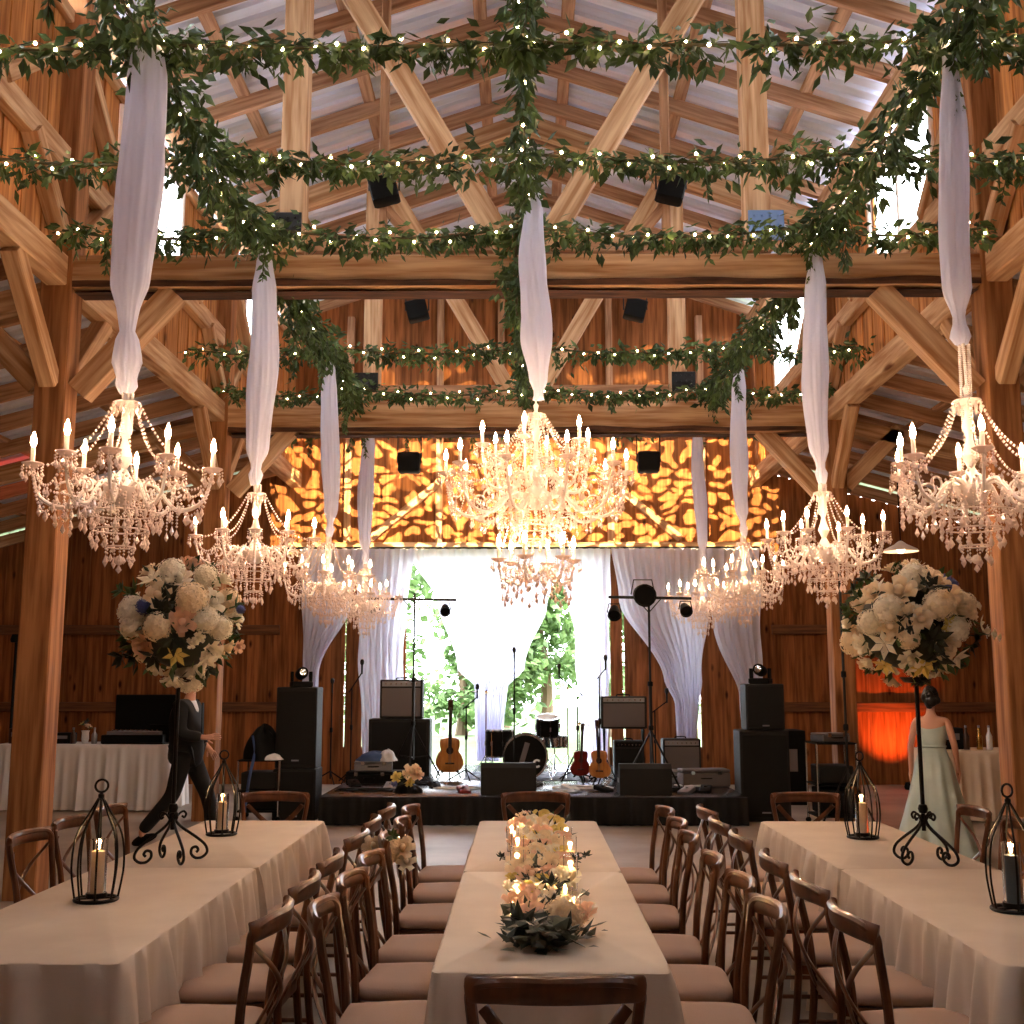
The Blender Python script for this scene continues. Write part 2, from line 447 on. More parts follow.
# posts, tie beams and trusses
for Y in (-1.0, 4.0, 9.0, 14.0):
    yc = Y+.13
    for s in (-1, 1):
        x = s*HX
        struct(MB().beam((x, yc, 0), (x, yc, EAVE-.36), .26, .26, up=(0, 1, 0), ch=.01).build('timber_post', M['post_wood']))
        sb('knee_brace', (s*3.70, yc, 4.04), (s*2.94, yc, 4.90), .16, .2, 'timber_x')
        sb('knee_brace', (s*4.03, yc, 4.1), (s*4.75, yc, 4.82), .16, .2, 'timber_x')
        sb('aisle_tie', (s*4.03, yc, 4.88), (s*AISX, yc, 3.62), .16, .2, 'timber_x')
        for d in (-1, 1):   # braces in the plane of the clerestory wall
            sb('knee_brace', (x, yc+d*.13, 4.1), (x, yc+d*.95, 4.94), .14, .16, 'timber_x')
            sb('wall_brace', (x-s*.02, yc+d*.12, 7.1), (x-s*.02, yc+d*1.35, 6.12), .12, .15, 'timber_x', up=(1, 0, 0))
            sb('wall_brace', (x-s*.02, yc+d*.12, 5.35), (x-s*.02, yc+d*.80, 5.98), .12, .15, 'timber_x', up=(1, 0, 0))
        # queen post, web, principal rafter
        q = s*1.96
        struct(MB().beam((q, yc, 5.22), (q, yc, roof_z(q)-.25), .21, .21, up=(0, 1, 0), ch=.01).build('queen_post', M['timber_z']))
        sb('truss_web', (s*.16, yc-.02, 5.28), (s*1.72, yc-.02, 8.0), .20, .12, 'timber_x', up=(0, 1, 0))
        sb('principal_rafter', (s*.05, yc, RIDGE-.3), (s*(HX-.1), yc, roof_z(HX)-.32), .14, .24, 'timber_x')
        g = M['blue_steel'] if (s > 0 and Y == 9.0) else M['steel']
        gm = MB().box((s*2.02, yc-.10, 5.44), (.30, .02, .26), ch=.004)
        for i in range(4):
            for j in range(3): gm.ball((s*2.02-.1+.066*i, yc-.115, 5.36+.08*j), .012, 6, 4)
        tag(gm.build('steel_plate', g), '%s bolted steel plate, foot of the %s post on the %s' % ('blue grey' if g is M['blue_steel'] else 'black', 'right' if s > 0 else 'left', {-1.0: 'hindmost beam', 4.0: 'beam above the nearest tables', 9.0: 'large front tie beam', 14.0: 'tie beam nearest the stage'}[Y]), 'steel plate', 'steel plates on the trusses')
    up_ = 0 if Y == 14 else .12
    t = MB().beam((-HX+.13, yc, 5.0+up_/2), (HX-.13, yc, 4.99+up_/2), .24, .40-up_, ch=.02, jit=.05, seg=26)
    tb = struct(t.build('tie_beam', M['timber_x']))
    bk = MB(); n = 60
    for i in range(n+1):   # strip of bark left on the lower edge
        x = -HX+.14+(2*HX-.28)*i/n; h = .045+.03*noise.noise(Vector((x*1.7, Y, 0)))
        bk.v += [(x, Y-.012, 4.79+up_), (x, Y-.016, 4.80+h+up_), (x, Y+.02, 4.80+h+.01+up_), (x, Y+.27, 4.77+up_), (x, Y+.05, 4.765+up_)]
    for i in range(n):
        for k in range(4): a = i*5+k; bk.f.append((a, a+1, a+6, a+5))
    bk.build('bark_edge', M['bark'], tb)
    struct(MB().beam((-1.86, yc+.1, 5.36), (1.86, yc+.1, 5.36), .1, .17).build('straining_sill', M['rafter_x']))
# light collar truss between the heavy ones
Y = 10.8
for s in (-1, 1):
    struct(MB().beam((s*1.42, Y, 5.8), (s*1.42, Y, roof_z(1.42)-.1), .09, .09, up=(0, 1, 0)).build('hanger', M['rafter_z']))
    sb('strut', (s*1.42, Y, 6.4), (s*.95, Y, 5.84), .07, .1, 'rafter_x')
struct(MB().beam((-3.8, Y, 5.78), (3.8, Y, 5.78), .08, .16).build('collar_tie', M['rafter_x']))

# ================================================================ CHANDELIERS
ORD = ['first', 'second', 'third', 'fourth', 'fifth', 'sixth', 'seventh']
def bead_line(mb, pts, r=.008, step=.022):
    P = [Vector(p) for p in pts]; acc = 0
    for a, b in zip(P[:-1], P[1:]):
        L = (b-a).length; t = acc
        while t < L:
            c = a+(b-a)*(t/L); mb.octa(c, r, r*1.1); t += step
        acc = t-L
    return mb
def arm_curve(r, z0, z1, r0=.05, dip=.10):
    return spline([(r0, 0, z0), (r0+(r-r0)*.25, 0, z0+.03), (r0+(r-r0)*.55, 0, z0-dip), (r0+(r-r0)*.88, 0, z0-dip*.55), (r, 0, z1)], 5)
def arm_mesh(r, z0, z1, **k):
    mb = MB(); P = arm_curve(r, z0, z1, **k); mb.tube(P, [.0135-.005*i/(len(P)-1) for i in range(len(P))], 7)
    bead_line(mb, [p+Vector((0, 0, .018)) for p in P], .008, .03)
    sc = [(r*.62+.05*cos(a)*(1-a/9), 0, z0-.01+.05*sin(a)*(1-a/9)) for a in [i*.45 for i in range(14)]]
    mb.tube(sc, .007, 5)
    return mb
def candle_me():
    c = MB().lathe([(.001, 0), (.017, 0), (.02, .01), (.0125, .018), (.0125, .10), (.009, .105), (.001, .105)], 10)
    f = MB().lathe([(.001, .10), (.009, .105), (.0155, .125), (.013, .150), (.006, .172), (.0008, .185)], 8)
    return c, f
def tray_me(k=8):
    t = MB().lathe([(.001, -.012), (.02, -.01), (.045, .006), (.056, .014), (.054, .018), (.04, .01), (.02, .0), (.001, .0)], 14)
    d = MB()
    for i in range(k):
        a = 2*pi*i/k; x, y = .052*cos(a), .052*sin(a); L = .035+.02*(i % 2)
        d.octa((x, y, -.004), .007); d.octa((x, y, -.02), .007); d.drop((x, y, -.028), .012, L)
    return t, d
def make_chandelier(R1, n1, label, group, big=False):
    root = empty('chandelier', (0, 0, 0), 0, label, 'chandelier', group)
    Z = 0.42 if not big else .62            # height of the arm hub above the base of the crystals
    top = .98 if not big else 1.30
    prof = [(.006, top), (.02, top-.02), (.012, top-.06), (.03, top-.10), (.014, top-.15), (.036, top-.23), (.016, top-.29), (.028, Z+.22), (.045, Z+.17),
            (.018, Z+.11), (.05, Z+.05), (.06, Z), (.04, Z-.03), (.001, Z-.05)]
    MB().lathe(prof[::-1], 14).build('stem', M['chand_white'], root)
    MB().lathe([(.001, Z-.09), (.03, Z-.09), (.075, Z-.05), (.095, Z-.01), (.10, Z+.005), (.085, Z), (.05, Z-.02), (.001, Z-.02)], 18).build('bowl', M['chand_white'], root)
    crown = MB().lathe([(.001, top-.12), (.05, top-.115), (.075, top-.09), (.07, top-.085), (.001, top-.105)], 14)
    for i in range(10):
        a = 2*pi*i/10; crown.drop((.07*cos(a), .07*sin(a), top-.10), .011, .06)
    crown.build('crown', M['crystal'], root)
    cm, fm = candle_me(); tm, dm = tray_me()
    cme = cm.build('candle', M['candle_white'], root); fme = fm.build('bulb', M['flame'], cme)
    tme = tm.build('drip_tray', M['crystal'], root); dme = dm.build('crystal_drops', M['crystal'], tme)
    ringspec = [(R1, n1, Z+.11, Z+0.0, .10, 0)]
    if big: ringspec = [(R1, 10, Z+.16, Z-.02, .12, 0), (R1*.62, 6, Z+.34, Z+.14, .09, .3), (R1*.42, 6, .16, .08, .07, .2)]
    first = True
    for (r, n, z1, z0, dip, ph) in ringspec:
        protos = {}
        for i in range(n):
            alt = (i % 2) if not big else 0
            rr = r*(1-.24*alt); zz = z1+(.0 if not alt else .02)
            a = 2*pi*(i+ph)/n
            if alt not in protos:
                am = arm_mesh(rr, z0, zz-.015, dip=dip).build('arm', M['chand_white'], root)
                sm = MB(); p0 = Vector((.07, 0, top-.10)); p1 = Vector((rr, 0, zz+.02))
                bead_line(sm, [p0+(p1-p0)*t+Vector((0, 0, -.16*4*t*(1-t)*(.75 if not big else .9))) for t in [k/10 for k in range(11)]], .0095, .024)
                st = sm.build('bead_strand', M['crystal'], root)
                wm = MB(); b_ = 2*pi/n; r2 = r*(1-.24*(1-alt)) if not big else r
                q0 = Vector((rr, 0, zz)); q1 = Vector((r2*cos(b_), r2*sin(b_), z1+(.0 if alt else .02) if not big else zz))
                bead_line(wm, [q0+(q1-q0)*t+Vector((0, 0, -.13*4*t*(1-t))) for t in [k/10 for k in range(11)]], .009, .024)
                m_ = q0+(q1-q0)*.5; wm.drop((m_.x, m_.y, m_.z-.14), .014, .06)
                for t in (.25, .75):
                    m_ = q0+(q1-q0)*t; wm.drop((m_.x, m_.y, m_.z-.105), .011, .045)
                lw_ = MB(); bead_line(lw_, [q0+(q1-q0)*t+Vector((0, 0, -.03-.24*4*t*(1-t))) for t in [k/10 for k in range(11)]], .009, .024)
                for t, hh in ((.5, .262), (.3, .225), (.7, .225)):
                    m_ = q0+(q1-q0)*t; lw_.drop((m_.x, m_.y, m_.z-hh), .014, .06)
                lsw = lw_.build('lower_bead_swag', M['crystal'], root)
                ac = MB(); ap = arm_curve(rr, z0, zz-.015, dip=dip)[6:-3]; ac.tube([p-Vector((0, 0, .012)) for p in ap], .004, 4)
                for p in ap[::3]: ac.octa((p.x, 0, p.z-.02), .009); ac.drop((p.x, 0, p.z-.026), .013, .065)
                acr = ac.build('arm_crystals', M['crystal'], root)
                sw = wm.build('bead_swag', M['crystal'], root)
                protos[alt] = (am, st, sw, lsw, acr)
                for o in protos[alt]: o.rotation_euler = (0, 0, a)
            else:
                for o in protos[alt]: dup(o, root, None, a)
            pos = (rr*cos(a), rr*sin(a), zz)
            if first:
                cme.location = pos; tme.location = pos; first = False
            else:
                dup(cme, root, pos); dup(tme, root, pos)
    # crystal basket below the bowl
    for (r, z, k, L) in ((.20, Z-.13, 20, .10), (.14, Z-.22, 16, .10), (.07, Z-.31, 9, .10)):
        if big: r *= 1.25; k = int(k*1.2)
        b = MB(); C = [(r*cos(2*pi*i/36), r*sin(2*pi*i/36), z) for i in range(36)]
        b.tube(C, .005, 5, closed=True)
        for i in range(k):
            a = 2*pi*i/k; x, y = r*cos(a), r*sin(a)
            b.octa((x, y, z-.012), .008); b.octa((x, y, z-.03), .008); b.drop((x, y, z-.04), .014, L*(.45+.25*(i % 2)))
        for i in range(0, k, 2):   # strings up to the bowl
            a = 2*pi*i/k; p = Vector((r*cos(a), r*sin(a), z)); q = Vector((.085*cos(a), .085*sin(a), Z-.02))
            bead_line(b, [p+(q-p)*t+Vector((0, 0, -.03*4*t*(1-t))) for t in (0, .25, .5, .75, 1)], .006, .02)
        b.build('crystal_tier', M['crystal'], root)
    b = MB(); b.ball((0, 0, .04), .026, 8, 6); b.drop((0, 0, .02), .016, .05)
    b.build('pendant', M['crystal'], root)
    r = R1*.62; b = MB(); bead_line(b, [(r, 0, Z-.06), (r, 0, Z-.2)], .008, .018); b.drop((r, 0, Z-.2), .013, .055)
    o = b.build('crystal_string', M['crystal'], root)
    for i in range(12): (o if i == 0 else dup(o, root)).rotation_euler = (0, 0, 2*pi*i/12+.2)
    return root
CY = [5.92, 8.9, 12.2, 15.1]
sm = None
SIDE = {-1: 'left', 1: 'right'}
ROWN = ['nearest to the camera', 'second from the camera', 'third from the camera', 'nearest to the stage']
for s, X in ((-1, -2.14), (1, 2.36)):
    for i, Y in enumerate(CY):
        lb = 'white crystal candle chandelier in the %s row, %s' % (SIDE[s], ROWN[i])
        if sm is None: sm = make_chandelier(.46, 8, lb, 'small crystal chandeliers in two rows'); sm.location = (X, Y, 2.26); sm.rotation_euler.z = .2
        else: dup(sm, None, (X, Y, 2.26), rnd.uniform(0, 6), lb)
bigc = make_chandelier(.64, 10, 'large two-tiered crystal chandelier hanging over the centre table', None, True)
bigc.location = (.08, 7.9, 2.34)

# ---------------------------------------------------------------- fabric sleeves round the chandelier chains
def sleeve(prof, ztop, zbot, seed, nf=7, lean=(0, 0)):
    mb = MB(); n = 56; m = 46; rr = random.Random(seed); ph = rr.uniform(0, 6)
    for j in range(m+1):
        t = j/m; z = lerp(ztop, zbot, t)
        # interpolate the profile
        for k in range(len(prof)-1):
            if prof[k][0] <= t <= prof[k+1][0]:
                u = (t-prof[k][0])/(prof[k+1][0]-prof[k][0]); u = u*u*(3-2*u); r = lerp(prof[k][1], prof[k+1][1], u); break
        tw = t*1.6+ph
        for i in range(n):
            a = 2*pi*i/n
            f = 1+.10*sin(nf*a+tw*2.5)+.07*sin((nf*2+1)*a-tw*4)+.035*sin((nf*3+2)*a+tw*7)+.12*noise.noise(Vector((cos(a)*2, sin(a)*2, z*1.5+seed)))
            ox = .02*sin(t*5+ph); mb.v.append((r*f*cos(a)+ox+lean[0]*t, r*f*sin(a)*.85+lean[1]*t, z))
    for j in range(m):
        for i in range(n):
            k = (i+1) % n; mb.f.append((j*n+i, j*n+k, (j+1)*n+k, (j+1)*n+i))
    return mb
P_std = [(0, .03), (.03, .035), (.06, .055), (.2, .085), (.55, .105), (.85, .075), (.93, .032), (.96, .05), (1, .028)]
P_knot = [(0, .06), (.03, .085), (.1, .10), (.4, .118), (.68, .098), (.79, .05), (.82, .036), (.86, .062), (.91, .074), (.955, .05), (.975, .056), (1, .03)]
P_slim = [(0, .03), (.04, .035), (.3, .07), (.6, .075), (.82, .07), (.92, .028), (.98, .05), (1, .03)]
P_mid = [(0, .035), (.05, .06), (.4, .09), (.7, .105), (.9, .06), (.97, .03), (1, .04)]
for s, X in ((-1, -2.14), (1, 2.36)):
    for i, Y in enumerate(CY):
        pf = (P_knot, P_std, P_std, P_std)[i] if s < 0 else (P_slim, P_std, P_std, P_std)[i]
        zb = (3.20, 3.22, 3.22, 3.22)[i] if s < 0 else (3.46, 3.22, 3.22, 3.22)[i]
        kk = (1, 1.08, .93, .95)[i] if s < 0 else (.98, .93, .87, .8)[i]
        o = sleeve([(a, b*kk) for a, b in pf], 5.22, zb, i*3+s).build('chandelier_sleeve', M['sheer'], smooth=180)
        tag(o, 'white gathered tulle sleeve above the chandelier %s in the %s row' % (ROWN[i], SIDE[s]), 'fabric sleeve', 'tulle sleeves over the chandelier chains')
        o.location = (X, Y, 0)
        ch = MB()
        z = zb+.1
        ch.tube([(X, Y, 5.28), (X, Y, 3.16)], .006, 6)
        for k in range(120): ch.octa((X+.026*cos(k*2.1), Y+.026*sin(k*2.1), zb+.0-k*(zb-2.98)/120), .0125)
        tag(ch.build('hanging_chain', M['chand_white']), 'slim beaded chain holding the chandelier %s in the %s row' % (ROWN[i], SIDE[s]), 'chain', 'chandelier chains')
o = sleeve(P_mid, 5.24, 3.66, 33).build('chandelier_sleeve', M['sheer'], smooth=180); o.location = (.08, 7.9, 0)
tag(o, 'white tulle sleeve above the large chandelier in the middle', 'fabric sleeve', 'tulle sleeves over the chandelier chains')
ch = MB().tube([(.08, 7.9, 5.28), (.08, 7.9, 3.6)], .007, 6)
tag(ch.build('hanging_chain', M['chand_white']), 'slim chain holding the large chandelier over the centre table', 'chain', 'chandelier chains')

# ---------------------------------------------------------------- greenery garlands with fairy lights
bulb_me = MB().ball((0, 0, 0), .011, 6, 5); 
_b = bulb_me.build('light_bulb', M['fairy']); BULB = _b.data; bpy.data.objects.remove(_b)
LEAFMATS = [M['leaf'], M['leaf_dark']]
def garland(pts, dens, thick, label, seed, bulb_step=.16, droop=.25, L0=.095, lights=True, sprigs=1.2):
    rr = random.Random(seed); P = spline(pts, 10)
    root = empty('greenery_garland', P[0], 0, label, 'garland', 'greenery garlands strung under the roof')
    o0 = P[0]
    P = [p-o0 for p in P]
    MB().tube(P, .012, 5).build('vine', M['stemg'], root)
    # arc-length table
    S = [0]
    for a, b in zip(P[:-1], P[1:]): S.append(S[-1]+(b-a).length)
    T = S[-1]
    def at(s):
        for k in range(len(S)-1):
            if s <= S[k+1] or k == len(S)-2:
                u = (s-S[k])/max(S[k+1]-S[k], 1e-6); return P[k]+(P[k+1]-P[k])*u, (P[k+1]-P[k]).normalized()
    lv = MB(); ph = rr.uniform(0, 9)
    k = 0; N = int(T*dens)
    while k < N:
        s = rr.random()*T
        dn = .55+.6*noise.noise(Vector((s*1.3, ph, 0)))
        if rr.random() > dn+.25: k += 1; continue
        p, d = at(s)
        th = thick*(.6+.8*abs(noise.noise(Vector((s*1.1, ph+5, 0)))+.4))
        off = Vector((rr.gauss(0, 1), rr.gauss(0, 1), rr.gauss(-.3, 1)))*th*.5
        dr = (off.normalized()*.6+Vector((rr.uniform(-1, 1), rr.uniform(-1, 1), rr.uniform(-1, .4)))+d*rr.uniform(-1, 1)+Vector((0, 0, -droop)))
        L = L0*rr.uniform(.6, 1.4)
        lv.leaf(p+off, dr, (rr.uniform(-1, 1), rr.uniform(-1, 1), rr.uniform(-.3, 1)), L, L*rr.uniform(.17, .26)); k += 1
    ns = int(T*sprigs)
    sp = MB()
    for k in range(ns):      # drooping sprigs
        s = rr.random()*T; p, d = at(s); ln = rr.uniform(.10, .34)*thick/.09
        q = p+Vector((rr.uniform(-.05, .05), rr.uniform(-.05, .05), 0)); sw = Vector((rr.uniform(-.3, .3), rr.uniform(-.3, .3), -1)).normalized()
        sp.tube([q, q+sw*ln*.5, q+sw*ln+Vector((0, 0, 0))], .003, 3)
        for j in range(int(ln/.02)):
            c = q+sw*(j*.02); L = L0*rr.uniform(.5, 1.0)
            for h in (-1, 1):
                dr = Vector((rr.uniform(-1, 1), rr.uniform(-1, 1), -.9)); lv.leaf(c, dr, (rr.uniform(-1, 1), rr.uniform(-1, 1), .3), L, L*.2)
    sp.build('sprig_stems', M['stemg'], root)['kind'] = 'stuff'
    lf = lv.build('leaves', M['leaf'], root, smooth=0); lf['kind'] = 'stuff'
    if lights:
        lr = empty('fairy_light_string', o0, 0, None, 'string lights', 'fairy lights wound through the garlands'); lr['label'] = 'fairy lights on the '+label.replace('thick ', '')
        cp = []; s = 0; j = 0
        n = int(T/bulb_step); wire = []
        for k in range(n+1):
            s = min(k*bulb_step, T); p, d = at(s); a = k*1.9+ph
            q = p+Vector((.03*cos(a), -abs(thick)*.45*rr.uniform(.4, 1.1)-.01, .035*sin(a*1.7)+rr.uniform(-.03, .02))); wire.append(q)
        MB().tube(wire, .003, 3).build('wire', M['cord'], lr)
        for q in wire[:98]: link('light_bulb', BULB, lr, q+Vector((0, 0, -.012)))
    return root
def cross(Y, z, sag, label, seed, x0=-3.76, x1=3.76, **k):
    # a swag over each of the lines it is tied to
    ties = [x0, -2.14, .05, 2.36, x1]; pts = []
    for a, b in zip(ties[:-1], ties[1:]):
        pts += [(a, Y, z), (lerp(a, b, .33), Y, z-sag), (lerp(a, b, .66), Y, z-sag)]
    pts.append((x1, Y, z))
    return garland(pts, 330, .10, label, seed, **k)
cross(5.96, 5.25, .02, 'leafy garland crossing the room nearest the camera', 1)
cross(7.45, 5.30, .05, 'leafy garland crossing just in front of the big tie beam', 2)
cross(8.74, 5.30, .07, 'leafy garland crossing along the top of the big tie beam', 3)
cross(12.2, 5.34, .06, 'leafy garland crossing behind the big tie beam', 4, bulb_step=.2)
cross(13.7, 5.27, .08, 'leafy garland crossing on the rear tie beam', 5, bulb_step=.2)
cross(15.2, 5.20, .10, 'leafy garland crossing nearest the stage', 6, bulb_step=.2)
LY = [4.15, 5.92, 7.45, 8.9, 10.5, 12.2, 13.9, 15.3]
garland([(-.06, 8.70, 5.32), (-.07, 8.72, 5.0), (-.06, 8.70, 4.55)], 420, .10, 'short leafy tail hanging down the middle of the big tie beam', 77, lights=False)
for X, nm, dn, th in ((-2.14, 'left', 420, .17), (-.01, 'middle', 240, .085), (2.36, 'right', 380, .16)):
    garland([(X+rnd.uniform(-.03, .03), y, 5.26-(0 if i % 2 else .08)) for i, y in enumerate(LY)], dn, th, 'thick leafy garland running down the room along the '+nm+' chandelier row' if nm != 'middle' else 'leafy garland running down the middle of the room to the stage', 20+int(X*3), bulb_step=.15, sprigs=2.2, L0=.10)

# ================================================================ TABLES
def rrect(w, l, rad, n=6):
    P = []
    for cx, cy, a0 in ((w/2-rad, l/2-rad, 0), (-w/2+rad, l/2-rad, pi/2), (-w/2+rad, -l/2+rad, pi), (w/2-rad, -l/2+rad, 1.5*pi)):
        for k in range(n+1):
            a = a0+pi/2*k/n; P.append((cx+rad*cos(a), cy+rad*sin(a), cos(a), sin(a)))
    return P
def cloth(w, l, z, zb, seed, flare=.05, amp=.022, rad=.03, near_gap=None):
    base = rrect(w, l, rad); Q = []
    for i in range(len(base)):
        a = base[i]; b = base[(i+1) % len(base)]; d = sqrt((a[0]-b[0])**2+(a[1]-b[1])**2); k = max(1, int(d/.018))
        for j in range(k):
            t = j/k; nx, ny = lerp(a[2], b[2], t), lerp(a[3], b[3], t); q = sqrt(nx*nx+ny*ny) or 1
            Q.append((lerp(a[0], b[0], t), lerp(a[1], b[1], t), nx/q, ny/q))
    n = len(Q); per = [0]
    for i in range(1, n+1): a = Q[i-1]; b = Q[i % n]; per.append(per[-1]+sqrt((a[0]-b[0])**2+(a[1]-b[1])**2))
    T = per[-1]; mb = MB(); rows = 16
    mb.v.append((0, 0, z))
    for i in range(n): mb.v.append((Q[i][0]*.985, Q[i][1]*.993, z))
    for i in range(n): mb.f.append((0, 1+i, 1+(i+1) % n))
    for r in range(rows+1):
        t = r/rows; zz = lerp(z-.004, zb, t) if r else z-.004
        for i in range(n):
            s = per[i]; k1 = 2*pi/T*round(T/.19); k2 = 2*pi/T*round(T/.11); k3 = 2*pi/T*round(T/.42)
            w1 = noise.noise(Vector((cos(2*pi*s/T)*3+seed, sin(2*pi*s/T)*3, 0)))
            f = .9*sin(k1*s+2.5*w1)+.55*sin(k2*s+3*w1+1)+.8*sin(k3*s+seed)
            f = f+.8*max(0, f)
            o = .004+t**.7*(flare*.45+amp*f*(.5+.9*abs(w1+.3)))
            cr = abs(Q[i][2]*Q[i][3])*2
            o += cr*t*.05
            if near_gap and Q[i][3]*near_gap > .3: o = min(o, .002)
            mb.v.append((Q[i][0]+Q[i][2]*o, Q[i][1]+Q[i][3]*o, zz))
    for r in range(rows+1):
        for i in range(n):
            j = (i+1) % n; a = 1+r*n; b = 1+(r+1)*n
            mb.f.append((a+i, b+i, b+j, a+j))
    return mb
def folding_table(cx, cy, w, l, z, label, group):
    t = empty('folding_table', (cx, cy, 0), 0, label, 'table', group)
    MB().box((0, 0, z-.02), (w-.03, l-.03, .035), ch=.006).build('tabletop', M['white_cloth'], t)
    for sx in (-1, 1):
        for sy in (-1, 1):
            MB().tube([(sx*(w/2-.12), sy*(l/2-.25), z-.04), (sx*(w/2-.12), sy*(l/2-.22), .0)], .013, 8).build('leg', M['silver'], t)
    return t
TZ = .75
for X, w, nm in ((-1.745, .80, 'left'), (.083, .765, 'centre'), (1.955, .78, 'right')):
    for (ya, yb, e) in ((3.80, 5.745, 'near'), (5.755, 7.78, 'far')):
        if nm == 'left': ya += .10
        if nm == 'right': ya += .10
        if nm != 'centre' and e == 'near': yb += .1
        if nm != 'centre' and e == 'far': ya += .0
        cy = (ya+yb)/2
        folding_table(X, cy, w, yb-ya, TZ-.008, 'folding table under the champagne cloth, %s end of the %s row' % (e, nm), 'folding tables in three long rows')
        c = cloth(w, yb-ya-.006, TZ, .03, X*7+ya, flare=.06, amp=.042, near_gap=1 if e == 'near' else -1).build('tablecloth', M['linen'], loc=(X, cy, 0), smooth=60)
        tag(c, 'champagne linen tablecloth on the %s table of the %s row' % (e, nm), 'tablecloth', 'champagne tablecloths')

# ================================================================ CROSSBACK CHAIRS
def make_chair():
    r = empty('crossback_chair', (0, 0, 0), 0, None, 'chair', 'crossback chairs along the tables')
    w = M['chairwood']
    # seat faces +y
    P = [(-.19, -.19), (-.225, .0), (-.225, .14), (-.17, .20), (0, .21), (.17, .20), (.225, .14), (.225, 0), (.19, -.19), (0, -.2)]
    S = spline([(x, y, .435) for x, y in P]+[(P[0][0], P[0][1], .435)], 4)[:-1]
    mb = MB(); n = len(S)
    for z in (.415, .45):
        mb.v += [(p.x, p.y, z) for p in S]
    mb.f = [tuple(range(n-1, -1, -1)), tuple(range(n, 2*n))]+[(i, (i+1) % n, n+(i+1) % n, n+i) for i in range(n)]
    mb.build('seat', w, r)
    mb = MB(); lay = [(.94, .452), (1.0, .468), (.99, .488), (.93, .502), (.6, .510)]
    for k, z in lay: mb.v += [(p.x*k, p.y*k, z) for p in S]
    for l in range(len(lay)-1): mb.f += [(l*n+i, l*n+(i+1) % n, (l+1)*n+(i+1) % n, (l+1)*n+i) for i in range(n)]
    mb.f += [tuple(range((len(lay)-1)*n, len(lay)*n)), tuple(range(n-1, -1, -1))]
    mb.build('cushion', M['cushion'], r, smooth=70)
    for s in (-1, 1):
        MB().tube([(s*.185, .155, .42), (s*.19, .165, .2), (s*.195, .17, 0)], [.019, .017, .014], 8).build('leg', w, r)
        MB().tube(spline([(s*.205, -.255, 0), (s*.195, -.215, .22), (s*.19, -.195, .42)], 4), .0165, 8).build('leg', w, r)
    # bent back hoop: posts rise and turn into the curved top rail
    hoop = spline([(-.19, -.195, .42), (-.20, -.205, .60), (-.225, -.235, .78), (-.225, -.245, .845), (-.17, -.272, .872), (0, -.30, .876),
                   (.17, -.272, .872), (.225, -.245, .845), (.225, -.235, .78), (.20, -.205, .60), (.19, -.195, .42)], 6)
    mb = MB(); mb.tube(hoop, .0165, 8); mb.build('back_hoop', w, r)
    # broad top rail, rounded ends
    Q = spline([(-.238, -.238, .846), (-.20, -.262, .852), (0, -.303, .856), (.20, -.262, .852), (.238, -.238, .846)], 6); m = len(Q)
    mb = MB(); mb.tube(Q, [.012]+[.036]*(m-2)+[.012], 10, flat=.36, up=(0, 0, 1)); mb.build('top_rail', w, r)
    for s in (-1, 1):
        mb = MB(); mb.tube(spline([(s*.195, -.24, .80), (s*.10, -.285+.004*s, .70), (-s*.03, -.275+.007*s, .60), (-s*.13, -.225, .50), (-s*.165, -.195, .44)], 5), .017, 6, flat=.4, up=(1, 0, 0)); mb.build('cross_slat', w, r)
    MB().beam((-.195, -.165+.33, .26), (.195, .165, .26), .018, .018, ch=.005).build('stretcher', w, r)
    for s in (-1, 1): MB().beam((s*.192, .165, .22), (s*.197, -.215, .22), .018, .018, ch=.005).build('stretcher', w, r)
    return r
chair = make_chair(); used = [False]
ROW = ['nearest the camera', 'second from the camera', 'third from the camera', 'fourth from the camera', 'fifth from the camera', 'sixth, nearest the stage']
def place(x, y, rz, label):
    rz += rnd.uniform(-.05, .05)
    if not used[0]: used[0] = True; o = chair; o.location = (x, y, 0); o.rotation_euler = (0, 0, rz); o['label'] = label
    else: o = dup(chair, None, (x, y, 0), rz, label)
    return o
# (x of the seat centre, facing, y list, label)
rows = [(-.45, -pi/2, [4.2, 4.78, 5.32, 6.06, 6.7, 7.32], 'left side of the centre table'),
        (.60, pi/2, [4.2, 4.76, 5.34, 6.06, 6.66, 7.25], 'right side of the centre table'),
        (-1.14, pi/2, [4.14, 4.75, 5.36, 6.14, 6.76, 7.4], 'right side of the left table'),
        (1.385, -pi/2, [4.12, 4.74, 5.36, 6.10, 6.72, 7.35], 'left side of the right table'),
        (-2.37, -pi/2, [4.3, 4.9, 5.5, 6.12, 6.72, 7.34], 'left side of the left table'),
        (2.56, pi/2, [4.3, 4.9, 5.5, 6.12, 6.72, 7.34], 'right side of the right table')]
for X, rz, ys, lb in rows:
    for i, y in enumerate(ys):
        place(X+rnd.uniform(-.015, .015), y, rz, 'brown crossback chair on the %s, %s' % (lb, ROW[i]))
place(-1.78, 8.02, pi, 'brown crossback chair at the stage end of the left table')
place(.07, 8.02, pi, 'brown crossback chair at the stage end of the centre table')
place(1.98, 8.02, pi, 'brown crossback chair at the stage end of the right table')
place(.075, 3.46, 0, 'brown crossback chair at the near end of the centre table, foreground')
place(-1.86, 3.56, 0, 'brown crossback chair at the near end of the left table, at the photo edge')

